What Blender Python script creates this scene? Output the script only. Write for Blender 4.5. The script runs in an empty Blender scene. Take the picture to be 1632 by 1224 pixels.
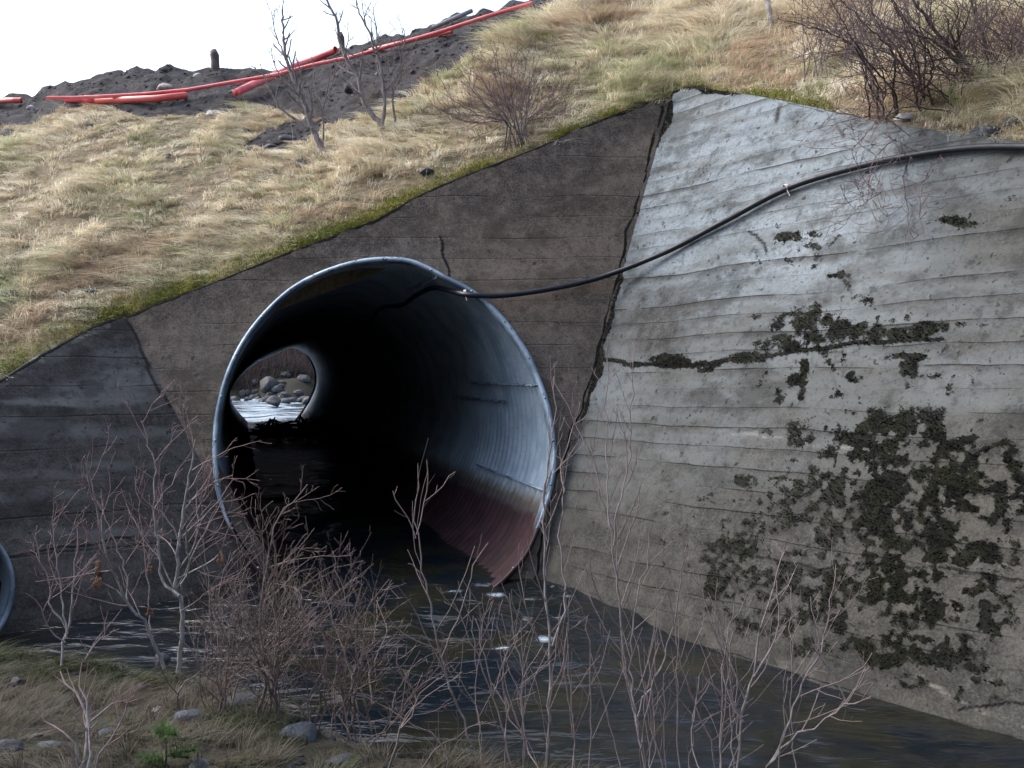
import bpy, math, random
import numpy as np
from mathutils import Vector
S = bpy.context.scene
C = S.collection
PI = math.pi
# ------------------------------------------------------------------ camera, sky, sun, exposure
FPX, CX, CY, CAMZ = 1413.0, 816.0, 612.0, 1.84
cam_d = bpy.data.cameras.new('camera'); cam = bpy.data.objects.new('camera', cam_d); C.objects.link(cam)
cam.location = (0, 0, CAMZ); cam.rotation_euler = (PI/2, 0, 0)
cam_d.sensor_width = 36.0; cam_d.lens = FPX/1632*36.0; cam_d.clip_start = 0.05; cam_d.clip_end = 2000
S.camera = cam
W = bpy.data.worlds.new('World'); S.world = W; W.use_nodes = True
wn = W.node_tree.nodes; wl = W.node_tree.links
SUN_EL, SUN_AZ = math.radians(46), math.radians(285)      # azimuth clockwise from +Y: off to the left
sky = wn.new('ShaderNodeTexSky'); sky.sky_type = 'NISHITA'; sky.sun_disc = False
sky.sun_elevation = SUN_EL; sky.sun_rotation = SUN_AZ; sky.air_density = 1.0; sky.dust_density = 3.0; sky.ozone_density = 1.5
hsv = wn.new('ShaderNodeHueSaturation'); hsv.inputs['Saturation'].default_value = 0.72; hsv.inputs['Value'].default_value = 1.0
wl.new(sky.outputs[0], hsv.inputs['Color'])
bg = wn['Background']; bg.inputs['Strength'].default_value = 0.15
wl.new(hsv.outputs[0], bg.inputs['Color'])
sd = bpy.data.lights.new('sun', 'SUN'); sd.energy = 0.9; sd.angle = math.radians(25); sd.color = (1, 0.96, 0.9)
sun = bpy.data.objects.new('sun', sd); C.objects.link(sun)
sv = Vector((math.sin(SUN_AZ)*math.cos(SUN_EL), math.cos(SUN_AZ)*math.cos(SUN_EL), math.sin(SUN_EL)))
sun.rotation_euler = sv.to_track_quat('Z', 'Y').to_euler()
S.view_settings.view_transform = 'Standard'; S.view_settings.look = 'None'
S.view_settings.exposure = 1.52; S.view_settings.gamma = 1.0
S.render.engine = 'CYCLES'; S.cycles.max_bounces = 14; S.cycles.diffuse_bounces = 8; S.cycles.glossy_bounces = 6
# ------------------------------------------------------------------ noise
def _h(ix, iy, iz, seed):
    n = (ix.astype(np.int64)*374761393 + iy.astype(np.int64)*668265263 + iz.astype(np.int64)*2147483647*3 + seed*974634777) & 0xffffffff
    n = ((n ^ (n >> 13))*1274126177) & 0xffffffff
    n = ((n ^ (n >> 16))*2246822519) & 0xffffffff
    n = n ^ (n >> 15)
    return (n & 0xffffff)/float(0xffffff)
def vnoise(x, y, z=None, seed=0):
    x = np.asarray(x, float); y = np.asarray(y, float); z = np.zeros_like(x) if z is None else np.asarray(z, float)
    x, y, z = np.broadcast_arrays(x, y, z)
    x0, y0, z0 = np.floor(x), np.floor(y), np.floor(z)
    fx, fy, fz = x-x0, y-y0, z-z0
    fx, fy, fz = fx*fx*(3-2*fx), fy*fy*(3-2*fy), fz*fz*(3-2*fz)
    r = 0
    for dx in (0, 1):
        for dy in (0, 1):
            for dz in (0, 1):
                w = (fx if dx else 1-fx)*(fy if dy else 1-fy)*(fz if dz else 1-fz)
                r = r + w*_h(x0+dx, y0+dy, z0+dz, seed)
    return r*2-1
def fbm(x, y, z=None, sc=1.0, o=4, seed=0):
    r = 0; a = 1; t = 0
    for i in range(o):
        r = r + a*vnoise(np.asarray(x)*sc, np.asarray(y)*sc, None if z is None else np.asarray(z)*sc, seed+i*17)
        t += a; a *= .5; sc *= 2.03
    return r/t
def sstep(a, b, x):
    t = np.clip((x-a)/(b-a), 0, 1); return t*t*(3-2*t)
# ------------------------------------------------------------------ image <-> world
def ray(px, py, Y): return np.array([(px-CX)/FPX*Y, Y, CAMZ-(py-CY)/FPX*Y])
def proj(P):
    P = np.asarray(P); Y = np.maximum(P[..., 1], .2)
    return CX+P[..., 0]/Y*FPX, CY-(P[..., 2]-CAMZ)/Y*FPX
# wall planes: nx*(x-x0)+ny*(y-y0) = b*z
PH = (0., 1., .174, 7.69, .35)
PR = (.785, .62, .174, 7.69, .46)
PL = (-.643, .766, -2.1, 7.69, .689)
def onplane(px, py, pl, off=0.0):
    nx, ny, x0, y0, b = pl
    kx = (px-CX)/FPX; kz = (CY-py)/FPX
    Y = (b*CAMZ + nx*x0 + ny*y0 - off)/(nx*kx+ny-b*kz)
    return np.array([kx*Y, Y, CAMZ+kz*Y])
def JR(z): return np.array([.174+.3096*z, 7.69+.35*z, z])
def JL(z): return np.array([-2.1-.6547*z, 7.69+.35*z, z])
# ------------------------------------------------------------------ mesh helpers
def tag(o, label=None, cat=None, group=None, kind=None):
    if label: o['label'] = label
    if cat: o['category'] = cat
    if group: o['group'] = group
    if kind: o['kind'] = kind
    return o
def mesh(name, V, F, mat, parent=None, smooth=True, attrs=None, cols=None):
    V = np.asarray(V, dtype=np.float32).reshape(-1, 3); F = np.asarray(F, dtype=np.int32)
    k = F.shape[1]
    me = bpy.data.meshes.new(name)
    me.vertices.add(len(V)); me.vertices.foreach_set('co', V.ravel())
    me.loops.add(F.size); me.loops.foreach_set('vertex_index', F.ravel())
    me.polygons.add(len(F)); me.polygons.foreach_set('loop_start', np.arange(0, F.size, k, dtype=np.int32))
    try: me.polygons.foreach_set('loop_total', np.full(len(F), k, dtype=np.int32))
    except Exception: pass
    me.update(calc_edges=True)
    me.polygons.foreach_set('use_smooth', np.full(len(F), smooth, dtype=bool))
    for n, a in (attrs or {}).items():
        at = me.attributes.new(n, 'FLOAT', 'POINT'); at.data.foreach_set('value', np.asarray(a, dtype=np.float32).ravel())
    if cols is not None:
        at = me.attributes.new('Col', 'FLOAT_COLOR', 'POINT')
        c = np.ones((len(V), 4), dtype=np.float32); c[:, :3] = np.asarray(cols).reshape(-1, 3); at.data.foreach_set('color', c.ravel())
    me.materials.append(mat)
    o = bpy.data.objects.new(name, me); C.objects.link(o)
    if parent: o.parent = parent
    return o
def empty(name, loc=(0, 0, 0)):
    o = bpy.data.objects.new(name, None); C.objects.link(o); o.location = loc; o.empty_display_size = .1
    return o
def gridfaces(nr, nc, wrap=False):
    r = np.arange(nr-1)[:, None]; c = np.arange(nc if wrap else nc-1)[None, :]
    a = r*nc+c; b = r*nc+(c+1) % nc
    return np.stack([a, b, b+nc, a+nc], -1).reshape(-1, 4)
class Tubes:
    def __init__(s): s.V = []; s.F = []; s.T = []; s.n = 0
    def add(s, P, R, sides=4, tip=None):
        P = np.asarray(P, float); n = len(P); R = np.asarray(R, float)*np.ones(n)
        T = np.gradient(P, axis=0); T /= np.linalg.norm(T, axis=1)[:, None]+1e-9
        up = np.array([0, 0, 1.]) if abs(T[0, 2]) < .9 else np.array([1., 0, 0])
        A = np.cross(T, up); A /= np.linalg.norm(A, axis=1)[:, None]+1e-9; B = np.cross(T, A)
        th = np.arange(sides)*2*PI/sides
        V = P[:, None, :] + R[:, None, None]*(np.cos(th)[None, :, None]*A[:, None, :]+np.sin(th)[None, :, None]*B[:, None, :])
        s.V.append(V.reshape(-1, 3)); s.F.append(gridfaces(n, sides, True)+s.n)
        s.T.append(np.repeat(np.clip(R, 0, 1), sides))
        s.n += n*sides
    def build(s, name, mat, parent=None):
        if not s.V: return None
        T = np.concatenate(s.T)
        V = np.concatenate(s.V)
        if parent: V = V-np.array(parent.location)
        return mesh(name, V, np.concatenate(s.F), mat, parent, True, attrs={'rad': T})
def smooth_path(P, n):
    P = np.asarray(P, float); m = len(P)
    d = np.r_[0, np.cumsum(np.linalg.norm(np.diff(P, axis=0), axis=1))]; u = np.linspace(0, d[-1], n)
    Q = []
    Pe = np.vstack([2*P[0]-P[1], P, 2*P[-1]-P[-2]])
    for x in u:
        i = min(max(np.searchsorted(d, x)-1, 0), m-2); t = (x-d[i])/(d[i+1]-d[i]+1e-9)
        a, b, c, e = Pe[i], Pe[i+1], Pe[i+2], Pe[i+3]
        Q.append(.5*((2*b)+(c-a)*t+(2*a-5*b+4*c-e)*t*t+(3*b-a-3*c+e)*t**3))
    return np.array(Q)
# ------------------------------------------------------------------ materials
def newmat(name):
    m = bpy.data.materials.new(name); m.use_nodes = True
    return m, m.node_tree.nodes, m.node_tree.links, m.node_tree.nodes['Principled BSDF']
class NB:
    def __init__(s, name):
        s.m, s.n, s.l, s.b = newmat(name); s.tc = s.n.new('ShaderNodeTexCoord').outputs['Object']
    def val(s, x, sock):
        if hasattr(x, 'is_linked') or hasattr(x, 'links'): s.l.new(x, sock)
        else: sock.default_value = x
    def math(s, op, a, b=0.0, clamp=False):
        m = s.n.new('ShaderNodeMath'); m.operation = op; m.use_clamp = clamp; s.val(a, m.inputs[0]); s.val(b, m.inputs[1]); return m.outputs[0]
    def noise(s, scale, detail=4, rough=.55, vec=None, dist=0):
        t = s.n.new('ShaderNodeTexNoise'); t.inputs['Scale'].default_value = scale; t.inputs['Detail'].default_value = detail
        t.inputs['Roughness'].default_value = rough; t.inputs['Distortion'].default_value = dist
        s.l.new(vec if vec is not None else s.tc, t.inputs['Vector']); return t.outputs[0]
    def mapping(s, sc, rot=(0, 0, 0)):
        m = s.n.new('ShaderNodeMapping'); m.inputs['Scale'].default_value = sc; m.inputs['Rotation'].default_value = rot; s.l.new(s.tc, m.inputs[0]); return m.outputs[0]
    def ramp(s, f, lo, hi, a=0.0, b=1.0):
        r = s.n.new('ShaderNodeMapRange'); r.interpolation_type = 'SMOOTHSTEP'; s.l.new(f, r.inputs[0])
        r.inputs[1].default_value = lo; r.inputs[2].default_value = hi; r.inputs[3].default_value = a; r.inputs[4].default_value = b; return r.outputs[0]
    def mix(s, f, a, b):
        m = s.n.new('ShaderNodeMix'); m.data_type = 'RGBA'; m.clamp_factor = True
        s.val(f, m.inputs[0])
        for x, k in ((a, 6), (b, 7)):
            if isinstance(x, tuple): m.inputs[k].default_value = (*x, 1)
            else: s.l.new(x, m.inputs[k])
        return m.outputs[2]
    def attr(s, name, col=False):
        a = s.n.new('ShaderNodeAttribute'); a.attribute_name = name; return a.outputs['Color' if col else 'Fac']
    def bump(s, h, dist=.01, strength=.6):
        b = s.n.new('ShaderNodeBump'); b.inputs['Distance'].default_value = dist; b.inputs['Strength'].default_value = strength
        s.l.new(h, b.inputs['Height']); s.l.new(b.outputs[0], s.b.inputs['Normal'])
    def out(s, col, rough=.8, metal=0.0, spec=.5):
        if isinstance(col, tuple): s.b.inputs['Base Color'].default_value = (*col, 1)
        else: s.l.new(col, s.b.inputs['Base Color'])
        s.val(rough, s.b.inputs['Roughness']); s.val(metal, s.b.inputs['Metallic']); s.b.inputs['Specular IOR Level'].default_value = spec
        return s.m
def m_concrete(name, ca, cb, linek=.7, per=.17, stain_shade=(.02, .02, .022), pale=(.5, .55, .58), wet=.6, widek=.35):
    s = NB(name)
    big = s.noise(.9, 5, .6); col = s.mix(s.ramp(big, .36, .64), ca, cb)
    streak = s.noise(1.0, 4, .6, s.mapping((.35, .35, 2.6)))
    col = s.mix(s.ramp(streak, .46, .66, 0, .8), col, tuple(x*.45 for x in ca))
    med = s.noise(4.5, 6, .65); col = s.mix(s.ramp(med, .45, .7, 0, .5), col, tuple(x*1.5 for x in cb))
    # paler zones set by the pale mask
    pal = s.math('MULTIPLY', s.attr('pale'), s.ramp(s.noise(3.0, 6, .65, s.mapping((.6, .6, 2.2))), .3, .58, .35, 1.0))
    col = s.mix(pal, col, pale)
    drk = s.math('MULTIPLY', s.attr('dark'), s.ramp(s.noise(5, 5, .6), .3, .6, .35, 1.0))
    col = s.mix(drk, col, tuple(x*1.6 for x in stain_shade))  # mask holds stains plus shade painted low on the right wall
    # form-board joints: level lines, each with its own strength
    sep = s.n.new('ShaderNodeSeparateXYZ'); s.l.new(s.tc, sep.inputs[0])
    wob = s.math('MULTIPLY', s.math('SUBTRACT', s.noise(.8, 2), .5), .10)
    wob2 = s.math('MULTIPLY', s.math('SUBTRACT', s.noise(14, 3), .5), .012)
    zz = s.math('DIVIDE', s.math('ADD', s.math('ADD', sep.outputs[2], wob), wob2), per)
    fr = s.math('ABSOLUTE', s.math('SUBTRACT', s.math('FRACT', zz), .5))
    line = s.ramp(fr, .455, .497); wide = s.ramp(s.math('FRACT', zz), .45, 1.0, 0, 1.0)
    wn_ = s.n.new('ShaderNodeTexWhiteNoise'); wn_.noise_dimensions = '1D'; s.l.new(s.math('FLOOR', s.math('ADD', zz, .5)), wn_.inputs['W'])
    hv = s.ramp(wn_.outputs[0], .1, .8, .2, 1.0)
    brk = s.ramp(s.noise(1.4, 4, .6, s.mapping((1, 1, 3))), .36, .56)
    lk = s.math('MULTIPLY', s.math('MULTIPLY', s.math('ADD', s.math('MULTIPLY', line, .8), s.math('MULTIPLY', wide, widek)), hv), brk)
    lk = s.math('MULTIPLY', lk, linek, True)
    col = s.mix(lk, col, stain_shade)
    # grain and pits
    gr = s.noise(60, 3, .7); col = s.mix(s.ramp(gr, .35, .7, 0, .45), col, tuple(x*1.9 for x in cb))
    gd = s.noise(33, 4, .7); col = s.mix(s.ramp(gd, .55, .72, 0, .6), col, tuple(x*.35 for x in ca))
    sp_ = s.ramp(s.noise(18, 2, .5), .66, .72, 0, .8); col = s.mix(sp_, col, tuple(x*.4 for x in ca))
    mo = s.noise(10, 6, .7); col = s.mix(s.ramp(mo, .5, .7, 0, .6), col, tuple(x*.6 for x in ca)); col = s.mix(s.ramp(mo, .5, .3, 0, .45), col, tuple(x*1.5 for x in cb))
    blo = s.ramp(s.noise(1.7, 6, .7, s.mapping((.8, .8, 1.3))), .5, .62, 0, .5); col = s.mix(blo, col, tuple(x*.55 for x in ca))
    col = s.mix(s.attr('crack'), col, (.008, .008, .009))
    col = s.mix(s.math('MULTIPLY', s.attr('chalk'), s.ramp(s.noise(13, 5, .7), .42, .62, .05, .75)), col, (.26, .25, .22))
    # moss film between the real tufts
    mm = s.ramp(s.math('ADD', s.attr('moss'), s.math('MULTIPLY', s.math('SUBTRACT', s.noise(30, 5, .75), .5), 1.7)), .40, .58, 0, 1.0)
    mc = s.mix(s.ramp(s.noise(9, 3), .4, .65), (.005, .0055, .004), (.011, .012, .006))
    col = s.mix(mm, col, mc)
    h = s.math('ADD', s.math('MULTIPLY', med, .5), s.math('ADD', s.math('MULTIPLY', gr, .25), s.math('MULTIPLY', lk, -1.0)))
    h = s.math('ADD', h, s.math('MULTIPLY', s.attr('crack'), -1.2))
    s.bump(h, .02, .55)
    return s.out(col, s.ramp(big, .3, .7, wet, .95), 0, .14)
M = {}
M['head'] = m_concrete('dark_damp_concrete', (.074, .060, .049), (.135, .110, .089), .55, .22, (.012, .011, .013), (.15, .15, .15))
M['right'] = m_concrete('pale_weathered_concrete', (.036, .036, .033), (.068, .065, .056), 1.0, .15, (.008, .008, .009), (.235, .28, .315), .6, .7)
M['left'] = m_concrete('black_stained_concrete', (.026, .025, .024), (.062, .058, .054), .8, .26, (.007, .007, .008), (.14, .14, .135))
def m_bark(name, a, b, tip):
    s = NB(name); r = s.attr('rad')
    col = s.mix(s.ramp(s.noise(30, 4, .7, s.mapping((1, 1, .35))), .35, .65), a, b)
    col = s.mix(s.ramp(r, .0022, .0055, 1, 0), col, tip)
    s.bump(s.noise(60, 3), .003, .5)
    return s.out(col, .75, 0, .3)
M['bark_grey'] = m_bark('grey_bark', (.14, .135, .13), (.31, .295, .285), (.21, .14, .14))
M['bark_mauve'] = m_bark('mauve_bark', (.11, .10, .098), (.26, .24, .235), (.20, .16, .155))
M['bark_brown'] = m_bark('brown_bark', (.08, .066, .06), (.18, .15, .138), (.145, .11, .10))
M['bark_dark'] = m_bark('dark_bark', (.04, .033, .034), (.095, .08, .08), (.15, .105, .105))
M['bark_slope'] = m_bark('slope_bark', (.10, .085, .085), (.22, .19, .185), (.15, .105, .105))
def m_col(name, rough=.85, trans=.0):
    s = NB(name); c = s.attr('Col', True); m = s.out(c, rough, 0, .2)
    if trans:
        t = s.n.new('ShaderNodeBsdfTranslucent'); s.l.new(c, t.inputs[0]); x = s.n.new('ShaderNodeMixShader'); x.inputs[0].default_value = trans
        o = s.n['Material Output']; s.l.new(s.b.outputs[0], x.inputs[1]); s.l.new(t.outputs[0], x.inputs[2]); s.l.new(x.outputs[0], o.inputs[0])
    return m
M['blade'] = m_col('grass_blades', .8, .25)
M['moss'] = m_col('moss_tufts', .95)
M['clod'] = m_col('soil_clods', .9)
def m_rock(name, a, b, c):
    s = NB(name); col = s.mix(s.ramp(s.noise(3.5, 5, .6), .38, .62), a, b)
    col = s.mix(s.ramp(s.noise(14, 5, .7), .5, .68, 0, .8), col, c)
    s.bump(s.noise(20, 6, .7), .02, .7); return s.out(col, .7, 0, .4)
M['rock_blue'] = m_rock('blue_grey_stone', (.04, .05, .068), (.08, .095, .12), (.14, .155, .18))
M['rock_dark'] = m_rock('dark_wet_stone', (.022, .026, .034), (.05, .058, .075), (.10, .11, .13))
M['rock_tan'] = m_rock('tan_stone', (.22, .19, .16), (.34, .30, .26), (.42, .39, .36))
M['rock_pale'] = m_rock('pale_stone', (.34, .35, .36), (.5, .5, .5), (.25, .26, .28))
M['rock_far'] = m_rock('far_bank_stone', (.02, .02, .023), (.055, .058, .064), (.12, .135, .14))
def m_plastic(name, a, b, rough=.4):
    s = NB(name); col = s.mix(s.ramp(s.noise(2.5, 4, .6), .35, .65), a, b)
    col = s.mix(s.ramp(s.noise(9, 5, .7), .58, .75, 0, .6), col, (.16, .11, .09)); return s.out(col, rough, 0, .5)
M['red'] = m_plastic('red_plastic', (.62, .09, .11), (.72, .18, .18))
M['magenta'] = m_plastic('magenta_plastic', (.66, .05, .13), (.74, .11, .18))
M['orange'] = m_plastic('orange_red_plastic', (.60, .085, .08), (.66, .14, .12))
M['pink'] = m_plastic('faded_pink_plastic', (.74, .10, .13), (.82, .22, .21))
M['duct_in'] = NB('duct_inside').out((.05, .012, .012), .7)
s = NB('black_hose_plastic'); M['hose'] = s.out(s.mix(s.ramp(s.noise(6, 4), .4, .7), (.006, .009, .016), (.014, .019, .03)), s.ramp(s.noise(9, 3), .3, .7, .4, .6), 0, .4)
M['clip'] = NB('pale_tie').out((.55, .5, .45), .5)
def m_steel(name='galvanised_steel', tide=0.0):
    s = NB(name); sep = s.n.new('ShaderNodeSeparateXYZ'); s.l.new(s.tc, sep.inputs[0]); z = s.math('ADD', sep.outputs[2], tide)
    col = s.mix(s.ramp(s.noise(2.2, 5, .6), .35, .65), (.22, .29, .36), (.34, .42, .50))
    col = s.mix(s.ramp(s.noise(30, 4, .7), .5, .72, 0, .4), col, (.12, .16, .21))
    # brown tide mark left by high water
    edge = s.math('ADD', z, s.math('MULTIPLY', s.math('SUBTRACT', s.noise(7, 5, .7), .5), .16))
    rust = s.mix(s.ramp(s.noise(4, 5, .65), .35, .65), (.020, .009, .011), (.048, .019, .023))
    rust = s.mix(s.ramp(s.noise(40, 3), .5, .7, 0, .5), rust, (.03, .017, .017))
    f = s.ramp(edge, .62, .80, 1, 0)
    band = s.math('MULTIPLY', s.ramp(edge, .60, .72), s.ramp(edge, .72, .92, 1, 0))
    col = s.mix(band, col, (.10, .095, .075)); col = s.mix(f, col, rust)
    s.bump(s.noise(50, 3), .002, .4)
    return s.out(col, s.math('MAXIMUM', s.ramp(s.noise(5, 3), .3, .7, .45, .65), s.math('MULTIPLY', f, .68)), s.math('MULTIPLY', s.math('SUBTRACT', 1.0, f), .2), .22)
M['steel'] = m_steel(); M['steel2'] = m_steel('galvanised_steel_clean', 1.1)
s = NB('worn_rim_steel'); sep = s.n.new('ShaderNodeSeparateXYZ'); s.l.new(s.tc, sep.inputs[0]); c = s.mix(s.ramp(s.noise(3, 5, .6), .4, .62), (.12, .17, .23), (.30, .38, .46))
c = s.mix(s.ramp(s.noise(11, 5, .7), .57, .68), c, (.05, .05, .06)); c = s.mix(s.ramp(s.math('ADD', sep.outputs[2], s.math('MULTIPLY', s.noise(8, 4), .15)), -.75, -.60, 1, 0), c, (.04, .022, .025)); M['rim'] = s.out(c, .5, .35)
M['bolt'] = NB('bolt_steel').out((.2, .24, .3), .5, .6)
def m_water():
    s = NB('stream_water')
    v = s.mapping((.55, 1.3, 1.0), (0, 0, .25))
    n1 = s.noise(3.0, 3, .5, v, .6); n2 = s.noise(9, 3, .5, v, .4)
    h = s.math('ADD', n1, s.math('MULTIPLY', n2, .22))
    s.bump(h, .10, .8)
    base = s.mix(s.ramp(s.noise(1.5, 3), .4, .65), (.004, .007, .011), (.014, .014, .009))
    foam_sheen = s.ramp(s.math('ADD', s.attr('foam_sheen'), s.math('MULTIPLY', s.math('SUBTRACT', s.noise(26, 6, .75, v), .5), 1.6)), .45, 1.0)
    col = s.mix(foam_sheen, base, (.32, .40, .47))
    return s.out(col, s.math('ADD', .22, s.math('MULTIPLY', foam_sheen, .5)), 0, .5)
M['water'] = m_water()
def m_bank():
    s = NB('earth_and_turf'); soil = s.attr('soil')
    grass = s.mix(s.ramp(s.noise(1.6, 6, .6), .35, .65), (.26, .21, .14), (.38, .31, .21))
    grass = s.mix(s.ramp(s.noise(2.3, 5, .6), .5, .68, 0, .5), grass, (.11, .13, .045))
    grass = s.mix(s.ramp(s.noise(25, 5, .7), .45, .7, 0, .7), grass, (.05, .045, .03))
    so = s.mix(s.ramp(s.noise(3, 6, .7), .35, .65), (.042, .040, .042), (.09, .085, .088))
    so = s.mix(s.ramp(s.noise(22, 5, .7), .5, .72, 0, .8), so, (.09, .09, .10))
    so = s.mix(s.ramp(s.noise(.9, 4), .55, .72, 0, .6), so, (.06, .042, .032))
    f = s.ramp(s.math('ADD', soil, s.math('MULTIPLY', s.math('SUBTRACT', s.noise(8, 5, .7), .5), .7)), .4, .6)
    s.bump(s.math('ADD', s.noise(14, 6, .75), s.math('MULTIPLY', s.noise(50, 4, .7), .4)), .08, .9)
    return s.out(s.mix(f, grass, so), .95, 0, .2)
M['bank'] = m_bank()
def m_ground():
    s = NB('wet_gravel_and_turf'); wet = s.attr('wet')
    g = s.mix(s.ramp(s.noise(2, 6, .6), .35, .65), (.028, .024, .017), (.050, .042, .026))
    g = s.mix(s.ramp(s.noise(2.8, 5, .6), .5, .65, 0, .8), g, (.022, .032, .011))
    g = s.mix(s.ramp(s.noise(20, 5, .7), .45, .7, 0, .8), g, (.014, .013, .011))
    w = s.mix(s.ramp(s.noise(9, 6, .7), .35, .65), (.012, .013, .014), (.05, .048, .045))
    s.bump(s.math('ADD', s.noise(12, 6, .75), s.math('MULTIPLY', s.noise(45, 4, .7), .4)), .05, .8)
    return s.out(s.mix(wet, g, w), .85, 0, .3)
M['ground'] = m_ground()
M['stump'] = m_rock('weathered_wood', (.05, .035, .035), (.10, .07, .07), (.15, .12, .12))
M['pole'] = m_rock('weathered_grey_wood', (.16, .17, .20), (.26, .27, .30), (.12, .12, .13))
M['leaf'] = m_rock('dead_leaf', (.13, .065, .04), (.20, .11, .07), (.08, .045, .03))
M['needle'] = m_col('needles', .6, .2)
M['white'] = NB('white_plastic').out((.6, .62, .66), .5)
# ------------------------------------------------------------------ wall tops, embankment surface
HT = [(200,505),(250,484),(320,458),(450,406),(520,380),(600,350),(655,318),(700,296),(760,272),(850,238),(900,215),(960,190),(1010,170),(1062,153)]
RT = [(1062,153),(1075,145),(1092,139),(1112,139),(1135,144),(1190,152),(1250,163),(1330,180),(1400,196),(1500,212),(1632,228)]
LT = [(200,505),(170,512),(140,526),(105,545),(70,563),(35,585),(0,607)]
def tops(pl, pts): return np.array([onplane(a, b, pl) for a, b in pts])
ht, rt, lt = tops(PH, HT), tops(PR, RT), tops(PL, LT)
dR = np.array([.62, -.785, 0]); dL = np.array([-.766, -.643, 0])
ra = np.array([(p-JR(p[2]))@dR for p in rt]); rz = rt[:, 2]
ra = np.r_[ra, 6.0, 8.0]; rz = np.r_[rz, 2.6, 1.9]
la = np.array([(p-JL(p[2]))@dL for p in lt]); lz = lt[:, 2]
la = np.r_[la, 3.0, 6.0]; lz = np.r_[lz, lz[-1]-.35, lz[-1]-.9]
def Rpt(a, z): return JR(z)+a*dR
def Lpt(a, z): return JL(z)+a*dL
# edge line of the turf (param t = image column within the frame)
Et = []; 
for a, z, t in ((6.0, lz[-1], -3000), (3.6, np.interp(3.6, la, lz), -900), (2.6, np.interp(2.6, la, lz), -300)):
    p = Lpt(a, z); Et.append((proj(p)[0] if t > -1000 else -3000., *p))
for p in lt[::-1]: Et.append((proj(p)[0], *p))
for p in ht[1:]: Et.append((proj(p)[0], *p))
for p in rt[1:]: Et.append((proj(p)[0], *p))
for a in (5.0, 6.0):
    p = Rpt(a, np.interp(a, ra, rz)); Et.append((proj(p)[0], *p))
p = Rpt(8.0, 1.9); Et.append((4500., *p))
Et = np.array(sorted(Et)); 
Ct = np.array([(-3000,330,5.0),(-900,300,5.8),(-300,215,6.5),(0,160,6.7),(60,148,6.72),(110,130,6.75),(150,121,6.8),(240,109,6.85),(350,106,6.9),(430,108,6.9),(480,100,6.95),
  (520,90,7.0),(560,74,7.0),(640,54,7.1),(700,35,7.15),(780,9,7.2),(840,-4,7.3),(900,-18,7.5),(1062,-60,8.0),(1250,-90,8.3),(1632,-110,8.3),(2200,-80,8.0),(4500,60,6.0)])
SOIL = [(-3000,360),(-300,250),(0,212),(60,192),(100,172),(170,168),(230,184),(300,182),(360,186),(385,168),(420,168),(450,176),(500,190),(520,196),(560,190),(610,176),(660,150),(700,120),(740,95),(775,70),(810,50),(850,30),(900,8),(960,-20),(1062,-60),(4500,-200)]
SO = np.array(SOIL)
def surf(t, v, raw=False):
    t = np.asarray(t, float); v = np.asarray(v, float)
    E = np.stack([np.interp(t, Et[:, 0], Et[:, k]) for k in (1, 2, 3)], -1)
    # keep the turf edge just behind the wall's front edge
    n = np.linalg.norm(E[..., :2], axis=-1, keepdims=True); E = E.copy(); E[..., :2] *= (n+.07)/n; 
    py = np.interp(t, Ct[:, 0], Ct[:, 1]); zc = np.interp(t, Ct[:, 0], Ct[:, 2]); Y = (zc-CAMZ)*FPX/(CY-py)
    tt = np.clip(t, -3000, 4500)
    Cc = np.stack([(tt-CX)/FPX*Y, Y, zc], -1)
    P = E+(Cc-E)*v[..., None]
    P[..., 2] += .12*np.sin(PI*np.clip(v, 0, 1))
    if raw: return P
    x, y = P[..., 0], P[..., 1]
    k = sstep(0, .08, v)
    qx, qy = proj(P); so = soilmask(qx, qy)
    P[..., 2] += k*(.10*fbm(x, y, sc=1.1, o=3, seed=3)+.05*fbm(x, y, sc=4, o=3, seed=9)) + so*k*(.14*np.abs(fbm(x, y, sc=2.2, o=5, seed=21))-.03+.05*fbm(x, y, sc=9, o=3, seed=5))
    return P
def soilmask(qx, qy):
    b = np.interp(qx, SO[:, 0], SO[:, 1])
    m = sstep(-5, 6, b-qy+6*vnoise(qx/14., qy/14., seed=2))
    d = ((qx-452)/62.)**2+((qy-216+.25*(qx-452))/17.)**2
    return np.maximum(m, sstep(1.3, .8, d+.5*vnoise(qx/9., qy/9., seed=4)))
def surf_px(px, py):
    vs = np.linspace(0, 1, 400); P = surf(np.full(400, float(px)), vs); q = proj(P)[1]
    i = int(np.argmin(np.abs(q-py))); return P[i]
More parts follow.
